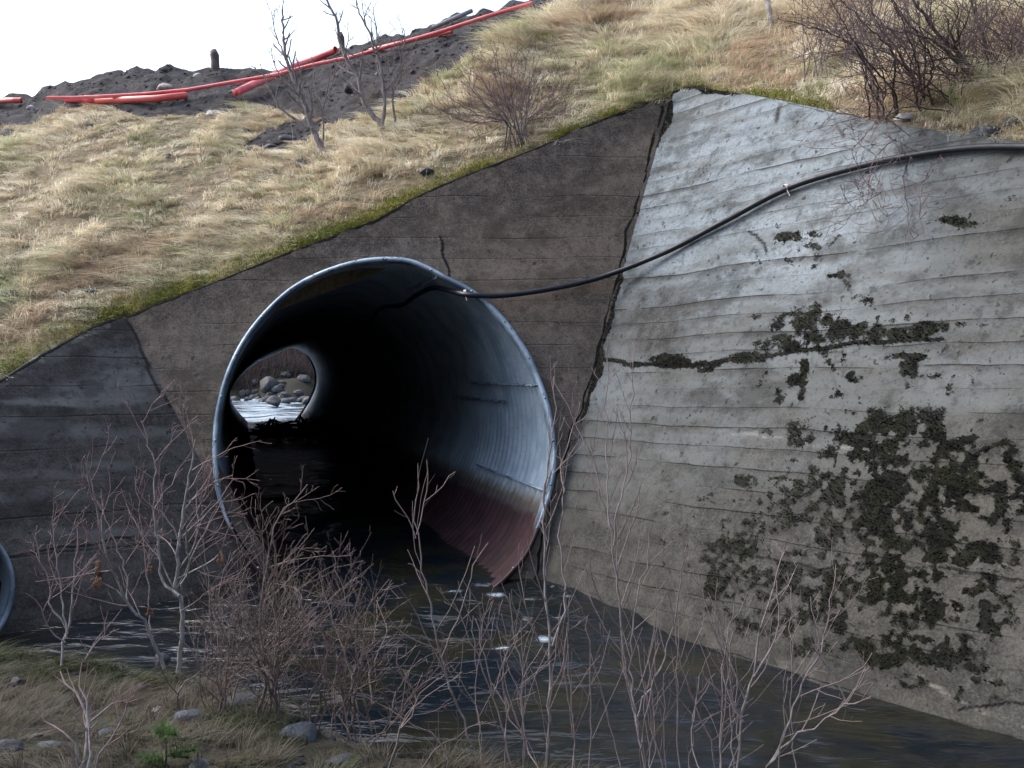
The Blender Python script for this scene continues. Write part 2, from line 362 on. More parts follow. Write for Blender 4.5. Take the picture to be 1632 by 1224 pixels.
# ------------------------------------------------------------------ ground sheet
def shore_dist(x, y):
    # >0 on the near bank, <0 in the stream
    xs = np.array([-60,-12,-5,-3.3,-2.3,-1.9,-1.45,-.85,-.35,.25,1.2,2.1,3.4,8,60]); ys = np.array([5.6,5.7,5.7,5.62,5.38,5.15,4.85,4.4,4.12,3.92,3.72,3.5,3.2,1.5,-12])
    return np.interp(x, xs, ys)-y+.12*fbm(x, y, sc=1.6, o=3, seed=31)
def ground_h(x, y):
    d = shore_dist(x, y)
    near = np.where(d > 0, .04+.22*sstep(0, .45, d)+.15*sstep(.4, 3, d)+.6*sstep(4, 30, d), -.35*sstep(0, .6, -d)+.04)
    near = near+15*sstep(-5, -26, y)  # unseen hill behind the camera, added to block sky light from the walls
    near = near+np.where(d > -.1, .06*fbm(x, y, sc=1.7, o=4, seed=11)+.02*fbm(x, y, sc=9, o=3, seed=12), .04*fbm(x, y, sc=3, o=3, seed=12))
    far = -.2+2.3*sstep(46, 49.5, y+1.2*vnoise(x/3., y*0, seed=8))+.75*np.clip(y-49, 0, 22)+.6*fbm(x, y, sc=.15, o=4, seed=14)  # upstream hillside, made steeper to shade the culvert's far end
    far = far+3*sstep(8, 16, x)+3*sstep(-22, -32, x)
    mid = -1.2+0*x
    h = np.where(y < 9, near, mid); h = np.where(y > 31, far, h)
    return h
def axis(segs):
    o = []
    for a, b, st in segs: o += list(np.arange(a, b-1e-6, st))
    o.append(segs[-1][1]); return np.array(o)
gx = axis([(-400,-60,40),(-60,-20,4),(-20,-5,.5),(-5,5,.05),(5,20,.5),(20,60,4),(60,400,40)])
gy = axis([(-400,-60,40),(-60,-6,3),(-6,2.4,.3),(2.4,6.4,.05),(6.4,9.6,.2),(9.6,31,2.5),(31,60,.4),(60,100,3),(100,500,40)])
X, Y = np.meshgrid(gx, gy); H = ground_h(X, Y); d = shore_dist(X, Y)
wet = np.where(Y < 9, sstep(.22, -.02, d+.2*fbm(X, Y, sc=3, o=3, seed=44)), sstep(49, 46, Y))
tag(mesh('ground', np.stack([X, Y, H], -1), gridfaces(len(gy), len(gx)), M['ground'], attrs={'wet': wet}), kind='structure')
# ------------------------------------------------------------------ stream
def water_z(x, y):
    w = .125*sstep(6.0, 7.7, y)+.012*np.clip(y-7.8, 0, 23)+.035*np.clip(y-31, 0, 17)*1.0
    return w
wx = axis([(-40,-14,1.),(-14,-4,.12),(-4,3.4,.035),(3.4,14,.4),(14,40,4)])
wy = axis([(-40,0,4),(0,3,.3),(3,8.6,.035),(8.6,30,.15),(30,50,.12)])
X, Y = np.meshgrid(wx, wy); Z = water_z(X, Y)
fl = X*.55+Y*.83
wa = .042*fbm(X*1.0+.4*Y, Y*.8, sc=1.7, o=3, seed=51)+.014*fbm(X+.3*Y, Y*.6, sc=5, o=3, seed=52)
mouth = np.exp(-(((X-.15)/1.1)**2+((Y-7.0)/.8)**2))
wa = wa*(1+1.3*mouth); up = sstep(31, 33, Y)
wa = wa+up*(.10*fbm(X*.6, Y, sc=1.1, o=4, seed=57))
Z = Z+wa
qx, qy = proj(np.stack([X, Y, Z], -1))
foam_sheen = 0*X
for cx, cy, rx, ry, k in ((790,948,20,5,.95),(770,932,30,4,.7),(845,955,30,4,.6),(868,1018,18,8,.95),(800,1033,22,4,.9),(725,942,20,4,.7),(840,985,12,6,.7),(905,950,30,3,.7),(835,988,8,8,.7),(950,975,25,4,.5),(1180,905,12,3,.3),(1150,1095,60,3,.4),(700,1040,40,3,.35),(730,1135,50,3,.35),(1250,1140,60,3,.35),(880,935,8,3,.8)):
    foam_sheen = np.maximum(foam_sheen, k*np.exp(-((qx-cx)/rx)**2-((qy-cy)/ry)**2))
foam_sheen = np.where(Y < 9, foam_sheen, 0)
foam_sheen = np.maximum(foam_sheen, up*(.66+.8*fbm(X*.7, Y*2.0, sc=.9, o=4, seed=61)))  # upstream: rapids foam plus sky reflection painted into the colour
tag(mesh('stream_water', np.stack([X, Y, Z], -1), gridfaces(len(wy), len(wx)), M['water'], attrs={'foam_sheen': foam_sheen}), kind='structure')
# ------------------------------------------------------------------ big culvert
RIM = [(587,414),(522,431),(467,458),(430,491),(399,527),(364,592),(350,640),(344,674),(342,709),(344,760),(356,812),(376,856),(405,900),(450,945),(520,982),(600,998),(680,992),(745,968),(804,923),(837,887),(853,854),(866,815),(879,777),(884,709),(879,674),(858,602),(817,527),(755,465),(711,443),(652,414)]
FAR = [(434,566),(421,572),(401,583),(388,594),(376,606),(369,617),(366,629),(368,640),(376,652),(389,667),(402,680),(425,690),(445,690),(462,680),(476,664),(486,650),(495,634),(502,618),(504,606),(502,589),(497,577),(490,566),(481,560),(472,555),(465,553),(455,556),(445,561)]
def ring(pts, f, cen, n, eps=.0):
    P = np.array(pts, float); a = np.arctan2(-(P[:, 1]-cen[1]), P[:, 0]-cen[0]); r = np.hypot(P[:, 0]-cen[0], P[:, 1]-cen[1])
    o = np.argsort(a); a = a[o]; r = r[o]; a = np.r_[a[-1]-2*PI, a, a[0]+2*PI]; r = np.r_[r[-1], r, r[0]]
    th = np.linspace(-PI, PI, n, endpoint=False)
    # smooth the interpolated radius a little
    rr = np.interp(th, a, r)
    k = max(1, n//90); rr = sum(np.roll(rr, j) for j in range(-k, k+1))/(2*k+1)
    return th, np.array([f(cen[0]+r_*math.cos(t), cen[1]-r_*math.sin(t)) for t, r_ in zip(th, rr)])
NA = 144
th, NR = ring(RIM, lambda a, b: onplane(a, b, PH, .10), (615, 703), NA)
_, FR = ring(FAR, lambda a, b: ray(a, b, 33.0), (437, 622), NA)
ax = FR.mean(0)-NR.mean(0); LEN = np.linalg.norm(ax); ax /= LEN
C0 = NR.mean(0); pass
sn = (NR-C0)@ax; sf = (FR-C0)@ax
st = np.r_[np.arange(-.75, 6.0, .0214), np.arange(6.0, 16, .0375), np.arange(16, sf.max(), .075), sf.max()+.01]
cul = empty('corrugated_culvert', C0); tag(cul, 'huge corrugated steel culvert mouth with daylight showing at its far end', 'culvert')
V = []
for s_ in st:
    t = np.clip((s_-sn)/(sf-sn), 0, 1)[:, None]; P = NR+(FR-NR)*t
    c = C0+ax*s_; rad = P-C0-((P-C0)@ax)[:, None]*ax[None]; rad -= rad.mean(0)
    rn = rad/(np.linalg.norm(rad, axis=1)[:, None]+1e-9)
    fade = 1.0
    V.append(P+rn*(.021*math.sin(2*PI*s_/.15))*fade)
V = np.array(V)
def strip(name, loops, mat, parent, loc, wrap=True, **k):
    L = np.array(loops)-np.array(loc); return mesh(name, L, gridfaces(L.shape[0], L.shape[1], wrap), mat, parent, **k)
o = strip('corrugated_barrel', V, M['steel'], cul, C0); 
# world z is used for the tide mark: keep barrel vertices in world space
def to_world(o, loc):
    me = o.data; a = np.empty(len(me.vertices)*3, dtype=np.float32); me.vertices.foreach_get('co', a)
    a = a.reshape(-1, 3)+np.array(loc, dtype=np.float32); me.vertices.foreach_set('co', a.ravel()); me.update()
    o.matrix_parent_inverse = cul.matrix_world.inverted()
bpy.context.view_layer.update()
o.parent = None
to_world(o, C0); o.parent = cul; o.matrix_parent_inverse.identity(); o.matrix_parent_inverse = __import__('mathutils').Matrix.Translation(-Vector(C0))
cen = NR.mean(0); rd = NR-cen; rdn = rd/np.linalg.norm(rd, axis=1)[:, None]
front = np.array([0, -1., 0.35]); front /= np.linalg.norm(front)
dent = 1+.5*fbm(np.cos(th)*3, np.sin(th)*3, sc=2.0, o=3, seed=77)
w = (.021*dent*np.clip(1.0+.5*np.sin(th), .45, 1.5))[:, None]
loops = [NR-rdn*w*1.0+ax*.10, NR-rdn*w*1.0+front*.012, NR-rdn*.008+front*.02, NR+rdn*.015+front*.012, NR+rdn*.018-front*.14]
strip('rim', loops, M['rim'], cul, C0)
for i in range(0, NA, 6):
    bt = Tubes(); p = NR[i]-rdn[i]*.012+front*.012; bt.add([p, p+front*.014, p+front*.015], [.011, .011, .001], 6); bt.build('bolt', M['bolt'], cul)
# lap seams of the plates: strips following the barrel, with their edge standing proud
def seam(ang, s0, s1, name='lap_seam', wd=.035, off=.035):
    i = int(round((ang+PI)/(2*PI)*NA)) % NA
    T = Tubes(); P = []
    for s_ in np.arange(max(s0, sn[i]+.02), s1, .0375):
        t = (s_-sn[i])/(sf[i]-sn[i]); p = NR[i]+(FR[i]-NR[i])*t; P.append(p-rdn[i]*(off-.021*math.sin(2*PI*s_/.15)*-1))
    T.add(P, .012, 5); T.build(name, M['rim'], cul)
seam(.36, -1, 2.2); seam(-.32, -1, 1.7); seam(.20, .9, 3.2); seam(1.25, -1, 2.0)
# ------------------------------------------------------------------ concrete walls
def dist_poly(qx, qy, pts):
    d = np.full(qx.shape, 1e9)
    for (x0, y0), (x1, y1) in zip(pts[:-1], pts[1:]):
        L = (x1-x0)**2+(y1-y0)**2; t = np.clip(((qx-x0)*(x1-x0)+(qy-y0)*(y1-y0))/L, 0, 1)
        d = np.minimum(d, np.hypot(qx-x0-t*(x1-x0), qy-y0-t*(y1-y0)))
    return d
def blobs(qx, qy, L):
    m = np.zeros(qx.shape)
    for b in L:
        cx, cy, rx, ry = b[:4]; k = b[4] if len(b) > 4 else 1
        m = np.maximum(m, k*np.clip(1.25-.6*(((qx-cx)/rx)**2+((qy-cy)/ry)**2), 0, 1))
    return m
JX = [(1062,150),(1048,205),(1036,250),(1020,300),(1000,370),(990,425),(975,480),(960,530),(948,570),(940,605),(925,650),(908,700),(880,790),(848,945)]
MB = [(1290,522,48,30),(1298,492,9,16),(1250,548,50,12),(1330,522,28,16),(1190,568,35,9),(1120,577,40,8,.8),(1070,574,25,9,.8),(1020,577,30,6,.8),(1380,530,28,15),(1440,532,45,10),(1490,523,30,9),(1545,520,30,5,.7),
 (1278,590,8,25,.9),(1265,603,16,8,.8),(1362,602,14,9),(1240,634,9,7),(1276,628,7,8,.9),(1445,572,35,6),(1450,590,14,14),(1490,600,28,4,.9),(1500,628,24,4,.9),(1510,618,8,8,.7),(1328,587,5,6,.8),
 (1430,672,75,26),(1360,690,45,20),(1490,688,35,14),(1270,690,28,22),(1225,686,16,5),(1528,682,10,8),(1325,724,12,14,.9),(1255,752,20,14),(1190,765,20,12,.9),
 (1330,762,42,18),(1520,725,36,40),(1600,705,24,10),(1615,745,35,28),(1560,765,50,35),(1480,770,60,50),(1400,790,60,40),(1270,800,38,38),(1240,840,30,30),(1330,840,55,40),(1430,850,70,40),(1500,860,60,40),(1590,870,50,20),(1620,890,30,14),
 (1420,890,36,40),(1300,905,55,22,.9),(1370,930,60,36),(1240,935,60,22,.9),(1160,870,45,8,.8),(1120,895,40,12,.7),(1150,930,45,30,.75),(1240,985,60,30,.8),(1330,990,70,40,.8),(1430,970,60,36),(1490,985,55,24),(1540,1010,40,10,.8),(1400,1040,50,28),(1450,1080,50,14,.7),(1530,1060,70,12,.6),(1590,1100,40,20,.8),(1590,780,30,30,.8),
 (1262,378,22,8),(1300,374,12,6,.9),(1298,394,14,5,.9),(1345,440,10,8,.8),(1378,480,10,7,.8),(1350,458,8,8,.8),(1530,352,28,8,.95),(1612,316,14,6,.8),(1540,338,5,10,.7),(1330,440,10,4,.7),(1360,470,20,4,.6),(1130,790,30,8,.5),(1300,408,5,5,.8),(1060,820,14,4,.6),(1180,830,30,5,.6)]
MG = [(1325,745,18,8),(1395,752,14,9),(1390,735,24,10),(1350,880,22,8),(1330,705,8,4),(1460,900,18,8),(1520,905,30,14),(1530,960,40,16)]
def wall_attrs(P, kind):
    qx, qy = proj(P); x, y, z = P[..., 0], P[..., 1], P[..., 2]
    jx = qx+7*fbm(x, y, z, sc=5, o=3, seed=71); jy = qy+7*fbm(x, y, z, sc=5, o=3, seed=72)
    A = {k: np.zeros(qx.shape) for k in ('moss', 'dark', 'pale', 'crack', 'chalk')}
    fr = .35*fbm(x, y, z, sc=9, o=4, seed=73)
    if kind == 'right':
        m = blobs(qx+14*fbm(x, y, z, sc=3, o=3, seed=75), qy+10*fbm(x, y, z, sc=3, o=3, seed=76), MB); m = m-1.1*blobs(jx, jy, MG)
        m = m*(.72+.9*fbm(x, y, z, sc=9, o=5, seed=79))+.28*(m > .05)*fbm(x, y, z, sc=24, o=3, seed=80)
        d = dist_poly(jx, jy, [(955,575),(1030,583),(1110,582),(1180,573),(1230,566),(1290,556),(1370,546),(1440,541),(1500,538)])
        m = np.maximum(m, 1.1*sstep(5, 1.5, d)*(qx < 1510))
        dj = dist_poly(jx, qy, JX); wid = 4+8*np.clip(fbm(qx*0, qy/28., sc=1, o=3, seed=81)+.3, 0, 1)+8*np.exp(-((qy-190)/45.)**2)+7*np.exp(-((qy-605)/28.)**2)
        m = np.maximum(m, .95*sstep(wid+3, wid-2, dj)*(qy < 760))
        m = np.maximum(m, .8*sstep(7, 2, dist_poly(jx, jy, [(1062,153),(1092,138),(1130,142),(1190,150)]))*(qx < 1180))
        hal = blobs(qx, qy, [(1320,530,170,45,.9),(1300,610,160,45,.8),(1400,850,290,190,1),(1280,400,90,60,.7),(1480,600,90,50,.8),(1150,900,120,90,.8),(1560,1040,120,90,.8),(1030,600,60,60,.5)])
        big = blobs(qx+10*fbm(x, y, z, sc=3, o=3, seed=75), qy, [(1420,830,210,120),(1380,930,220,110),(1450,700,110,45),(1590,760,60,60),(1480,1000,120,60),(1170,900,60,50,.8),(1290,525,60,30)])
        cl = fbm(x, y, z, sc=5.5, o=2, seed=185)*.65+fbm(x, y, z, sc=20, o=3, seed=181)*1.25
        dots = sstep(.42, .60, fbm(x, y, z, sc=13, o=3, seed=183)*1.3)*hal
        up_ = (qy < 625); m = np.maximum(np.where(up_, 1.15*m+.35*cl*(m > .05), .85*m+.5*cl*(m > .05)-.1), np.maximum(sstep(.02, .30, cl+.12)*big*.9, .75*dots))
        A['moss'] = np.clip(m+fr*.5*(m > .02), 0, 1)
        A['pale'] = np.clip(sstep(560, 300, qy+.10*(qx-1060)+40*fbm(x, y, z, sc=1.2, o=3, seed=83))*.95+.18, 0, 1)*sstep(1700, 1350, qx+.2*qy)+.12
        A['pale'] = np.clip(A['pale']+.25*sstep(900, 500, qy)*sstep(-.3, .4, fbm(x, y, z*2.5, sc=1.1, o=4, seed=84))-.5*sstep(600, 1050, qy), 0, 1)
        dk = blobs(jx, jy, [(1045,510,50,60),(1010,440,20,60,.6),(1150,210,60,8,.3),(1000,340,15,30,.8),(1500,545,120,22,.5),(1620,690,60,40,.5),(1180,640,60,40,.2),(1080,640,60,50,.4),(1150,400,60,14,.3)])
        A['dark'] = np.clip(.8*dk+.45*sstep(620, 1000, qy)+.2*sstep(1300, 1600, qx)*sstep(500, 250, qy)+.35*blobs(jx, jy, [(1540,190,200,30)]), 0, .85)  # stain blobs, plus painted shade deepening towards the valley bottom
        c = dist_poly(qx+3*fbm(x, y, z, sc=14, o=2, seed=5), qy+3*fbm(x, y, z, sc=9, o=2, seed=6), [(1195,368),(1215,385),(1222,402)])
        A['crack'] = np.maximum(sstep(3, 1, c), .8*sstep(2.6, .8, dist_poly(jx, jy, [(1120,880),(1300,905),(1480,905),(1632,930)])))
        A['crack'] = np.maximum(A['crack'], .9*sstep(3, 1, dist_poly(qx, jy, [(1530,1132),(1580,1125),(1640,1122)])))
        for pl in ([(1330,190),(1345,215)], [(1242,168),(1236,190)]): A['dark'] = np.maximum(A['dark'], sstep(5, 1, dist_poly(jx, jy, pl)))
        ck = dist_poly(jx, jy+5*fbm(x, y, z, sc=6, o=3, seed=90), [(1110,680),(1180,690),(1250,700),(1340,712),(1430,722)])
        A['chalk'] = .85*sstep(4, .5, ck)*sstep(1090, 1200, qx)+.5*sstep(5, 1, dist_poly(jx, jy, [(1510,885),(1560,895),(1632,910)]))
        A['chalk'] = np.maximum(A['chalk'], .7*sstep(6, 1, dist_poly(jx, jy, [(1460,1078),(1530,1120),(1632,1160)])))
    if kind == 'head':
        top = np.interp(qx, [p[0] for p in HT], [p[1] for p in HT]); dd = qy-top
        A['dark'] = np.clip(sstep(95, 10, dd+40*fbm(x, y, z, sc=2, o=4, seed=85))*.8+blobs(jx, jy, [(830,330,90,50,.6),(700,380,60,30,.4),(560,395,80,30,.4),(960,560,40,60,.4),(300,640,50,60,.3)])*.7, 0, .8)
        A['moss'] = np.clip(sstep(6, 1, dd+6*fbm(x, y, z, sc=6, o=3, seed=86))*.9, 0, 1)
        A['crack'] = sstep(2.6, 1, dist_poly(qx+4*fbm(x, y, z, sc=8, o=2, seed=5), qy, [(701,376),(706,402),(712,425),(716,442)]))
        A['crack'] = np.maximum(A['crack'], .9*sstep(3.2, 1, dist_poly(qx+4*fbm(x, y, z, sc=6, o=2, seed=5), qy, [(200,508),(222,545),(236,585),(252,618),(270,648)])))
        A['crack'] = np.maximum(A['crack'], .8*sstep(2.2, .8, dist_poly(qx, jy, [(0,885),(120,870),(250,850),(345,845)])))
        dj = dist_poly(jx, qy, JX); A['moss'] = np.maximum(A['moss'], sstep(2.6, .5, dj+3*fbm(x, y, z, sc=6, o=3, seed=87)))
        A['pale'] = blobs(jx, jy, [(620,400,120,40,.25),(300,560,80,60,.2),(560,930,500,80,.12),(900,620,50,90,.2)])
    if kind == 'left':
        A['pale'] = np.clip(blobs(jx, jy, [(210,605,60,16,.8),(170,625,100,18,.6),(60,680,90,14,.5),(200,570,50,14,.5),(140,690,130,8,.45),(30,560,60,18,.9),(170,850,90,8,.4),(60,755,100,6,.3),(120,640,110,7,.8),(60,790,90,8,.5),(180,740,60,6,.5)])*1.3, 0, 1)
        A['crack'] = .8*sstep(3, 1, dist_poly(jx, jy, [(0,888),(60,876),(120,868),(210,855)]))
        dt = dist_poly(jx, jy, LT); A['chalk'] = .55*sstep(13, 7, dt)*(qx < 175)*sstep(.2, .5, .5+fbm(x, y, z, sc=7, o=3, seed=88))
        A['moss'] = .9*sstep(5, 1, dt)
        A['crack'] = np.maximum(A['crack'], .9*sstep(3.2, 1, dist_poly(qx+4*fbm(x, y, z, sc=6, o=2, seed=5), qy, [(200,508),(222,545),(236,585),(252,618),(270,648)])))
    return A
def wall_relief(P, pl, amp=.008):
    n = np.array([-pl[0], -pl[1], pl[4]]); n /= np.linalg.norm(n)
    x, y, z = P[..., 0], P[..., 1], P[..., 2]
    h = amp*fbm(x, y, z, sc=2.5, o=4, seed=91)
    return P+n*h[..., None]
def side_wall(name, J, dvec, aa, zz, pl, kind, mat, label, a_step, cat='retaining wall'):
    A_ = np.r_[np.arange(0, 5.2, a_step), np.arange(5.2, aa[-1], .2), aa[-1]]; nz = 300
    zt = np.interp(A_, aa, zz); s_ = np.linspace(0, 1, nz)[:, None]
    Z = -.7+s_*(zt[None]+.7); Z = Z+0*A_[None]
    P = np.stack([J(z) for z in Z.ravel()]).reshape(*Z.shape, 3) + A_[None, :, None]*dvec
    at = wall_attrs(P, kind); P = wall_relief(P, pl)
    back = np.array([pl[0], pl[1], 0])*.35
    nrm = np.array([pl[0], pl[1], 0])
    # rounded arris and a cap running back under the turf, then the hidden back face
    P = np.concatenate([P, (P[-1]+nrm*.02+np.array([0, 0, .012]))[None], (P[-1]+back+np.array([0, 0, .0]))[None], (P[0]+back*3+np.array([0,0,-.3]))[None]])
    for k in at: at[k] = np.concatenate([at[k], at[k][-1:], at[k][-1:]*0, at[k][-1:]*0])
    o = mesh(name, P, gridfaces(P.shape[0], P.shape[1]), mat, attrs=at); tag(o, label, cat); return P, at
RP, RA = side_wall('concrete_wing_wall', lambda z: JR(z), dR, ra, rz, PR, 'right', M['right'], 'pale grey board marked concrete wing wall with black moss patches right of the culvert', .016)
LP, LA = side_wall('concrete_wing_wall', lambda z: JL(z), dL, la, lz, PL, 'left', M['left'], 'blackened concrete wing wall left of the culvert below the dry grass', .025)
# headwall with the round opening, lofted from the opening out to the panel outline
NA2 = 720; NRAD = 190
_, HR = ring(RIM, lambda a, b: onplane(a, b, PH), (615, 703), NA2)
th2 = np.linspace(-PI, PI, NA2, endpoint=False)
cx0, cz0 = HR[:, 0].mean(), HR[:, 2].mean()
outl = [JR(-.7)[[0, 2]]]+[JR(z)[[0, 2]] for z in np.linspace(-.6, 4.88, 30)]+[q[[0, 2]] for q in ht[::-1]]+[JL(z)[[0, 2]] for z in np.linspace(2.45, -.7, 20)]
outl = np.array(outl); ang_h = np.arctan2(HR[:, 2]-cz0, HR[:, 0]-cx0)
def cast(a):
    dx, dz = math.cos(a), math.sin(a); best = None
    n = len(outl)
    for i in range(n):
        p, q = outl[i], outl[(i+1) % n]; ex, ez = q[0]-p[0], q[1]-p[1]; den = dx*ez-dz*ex
        if abs(den) < 1e-12: continue
        wx_, wz_ = p[0]-cx0, p[1]-cz0; t = (wx_*ez-wz_*ex)/den; u = (wx_*dz-wz_*dx)/den
        if t > 0 and -1e-6 <= u <= 1+1e-6 and (best is None or t < best): best = t
    return best
OUT = np.array([[cx0+math.cos(a)*cast(a), 0, cz0+math.sin(a)*cast(a)] for a in ang_h]); OUT[:, 1] = 7.69+.35*OUT[:, 2]
# snap true corners into the outline
for cpt in (outl[0], outl[-1], ht[-1][[0, 2]], ht[0][[0, 2]]):
    i = int(np.argmin(np.hypot(OUT[:, 0]-cpt[0], OUT[:, 2]-cpt[1]))); OUT[i, 0] = cpt[0]; OUT[i, 2] = cpt[1]; OUT[i, 1] = 7.69+.35*cpt[1]
tt = np.linspace(0, 1, NRAD)[:, None, None]
P = HR[None]+(OUT-HR)[None]*tt
at = wall_attrs(P, 'head'); P = wall_relief(P, PH, .006)
P = np.concatenate([(HR+ax*.35)[None], P, (P[-1]+np.array([0, .02, .008]))[None], (P[-1]+np.array([0, .4, 0]))[None]])
for k in at: at[k] = np.concatenate([at[k][:1]*0, at[k], at[k][-1:], at[k][-1:]*0])
HP, HA = P, at
tag(mesh('concrete_headwall', P, gridfaces(P.shape[0], NA2, True), M['head'], attrs=at), 'dark brown damp concrete headwall around the big culvert mouth', 'headwall')
# ------------------------------------------------------------------ embankment
ts = np.r_[np.arange(-3000, -400, 130), np.arange(-400, 2000, 6.), np.arange(2000, 4501, 125)]
vs = np.r_[np.linspace(0, 1, 150)]
T_, V_ = np.meshgrid(ts, vs); P = surf(T_, V_); 
E0 = surf(ts, np.zeros(len(ts)), raw=True)
skirt = E0.copy(); skirt[:, 2] -= .5; skirt[:, :2] *= (1+.3/np.linalg.norm(skirt[:, :2], axis=1))[:, None]
last = P[-1]
rows = []
for dy, z in ((.35, None), (.9, None), (9, -.5)):
    q = last.copy(); f = (last[:, 1]+dy)/last[:, 1]; q[:, :2] *= f[:, None]
    q[:, 2] = last[:, 2]+(.03 if dy < .5 else -.12 if dy < 1 else -.5)+.06*fbm(q[:, 0], q[:, 1], sc=3, o=3, seed=33); rows.append(q)
q = last.copy(); q[:, :2] *= (31.5/last[:, 1])[:, None]; q[:, 2] = 3.6; rows.append(q)
q2 = q.copy(); q2[:, 1] += .2; q2[:, 2] = np.where((ts > 180) & (ts < 720), 3.4, -1.2); rows.append(q2)
P = np.concatenate([skirt[None], P, np.array(rows)])
qx, qy = proj(P); so = soilmask(qx, qy); so[-5:] = 1; so[0] = 0
tag(mesh('embankment', P, gridfaces(P.shape[0], P.shape[1]), M['bank'], attrs={'soil': so}), kind='structure')
# upstream headwall round the far end
fc = FR.mean(0); FA = 96
fth = np.linspace(-PI, PI, NA, endpoint=False)
ob = []
for a in np.arctan2(FR[:, 2]-fc[2], FR[:, 0]-fc[0]):
    k = min(8/abs(math.cos(a)+1e-9), (2.1 if math.sin(a) > 0 else 3.0)/abs(math.sin(a)+1e-9)); ob.append([fc[0]+math.cos(a)*k, 32.6, fc[2]+math.sin(a)*k])
ob = np.array(ob); fr0 = FR.copy(); fr0[:, 1] = 32.6
fr0[:, 0] += (fr0[:, 0]-fc[0])*.02; fr0[:, 2] += (fr0[:, 2]-fc[2])*.02
lo = np.array([fr0, ob, ob-np.array([0, 1.0, 0])])
z0 = {k: np.zeros(lo.shape[:2]) for k in ('moss', 'dark', 'pale', 'crack', 'chalk')}
tag(mesh('concrete_headwall', lo, gridfaces(3, NA, True), M['right'], attrs=z0), 'upstream concrete headwall behind the embankment round the far end of the culvert', 'headwall')
# ------------------------------------------------------------------ second, smaller pipe at the left edge
pc = Lpt(2.05, .30); pc = onplane(-139, 934, PL); pn = np.array([PL[0], PL[1], 0.0])
e1 = np.array([-dL[0], -dL[1], 0]); e2 = np.array([0, 0, 1.])
sp = empty('steel_pipe', pc); tag(sp, 'smaller galvanised steel pipe end at the left edge beside the black wall', 'pipe')
lo = []; th3 = np.linspace(0, 2*PI, 64, endpoint=False); circ = np.cos(th3)[:, None]*e1+np.sin(th3)[:, None]*e2
for s_ in np.arange(-.42, 3, .025): lo.append(pc+pn*s_+circ*(.55+.012*math.sin(2*PI*s_/.08)))
strip('corrugated_barrel', lo, M['steel2'], sp, pc)
strip('rim', [pc-pn*.36+circ*.535, pc-pn*.43+circ*.535, pc-pn*.435+circ*.56, pc-pn*.40+circ*.56], M['rim'], sp, pc)
# ------------------------------------------------------------------ blades / tufts
def blades(name, base, nrm_up, lean, L, Wd, col, mat, segs=4, parent=None, kind='stuff', droop=1.0):
    n = len(base); rng = np.random.default_rng(len(base))
    side = np.cross(lean+np.array([0, 0, .01]), np.array([0, 0, 1.])); side /= np.linalg.norm(side, axis=1)[:, None]+1e-9
    yaw = rng.uniform(-1, 1, n)[:, None]; side = side+np.array([0, 0, 1.])*yaw*.5; side /= np.linalg.norm(side, axis=1)[:, None]
    V = np.zeros((n, segs, 2, 3))
    for k in range(segs):
        t = k/(segs-1)
        h = L[:, None]*(t*(1-.45*t*droop)); f = L[:, None]*(t*.25+.75*t*t)
        c = base+nrm_up*h*.9+lean*f
        w = (Wd*(1-t*.85))[:, None]*side*.5
        V[:, k, 0] = c-w; V[:, k, 1] = c+w
    V = V.reshape(-1, 3); b = (np.arange(n)*segs*2)[:, None, None]; k = (np.arange(segs-1)*2)[None, :, None]
    F = (b+k+np.array([0, 1, 3, 2])[None, None, :]).reshape(-1, 4)
    cc = np.repeat(col, segs*2, axis=0)
    return mesh(name, V, F, mat, parent, False, cols=cc)
PAL = np.array([(.68,.62,.49),(.58,.50,.38),(.40,.31,.23),(.47,.49,.33),(.30,.35,.16),(.76,.73,.64),(.50,.38,.28)])
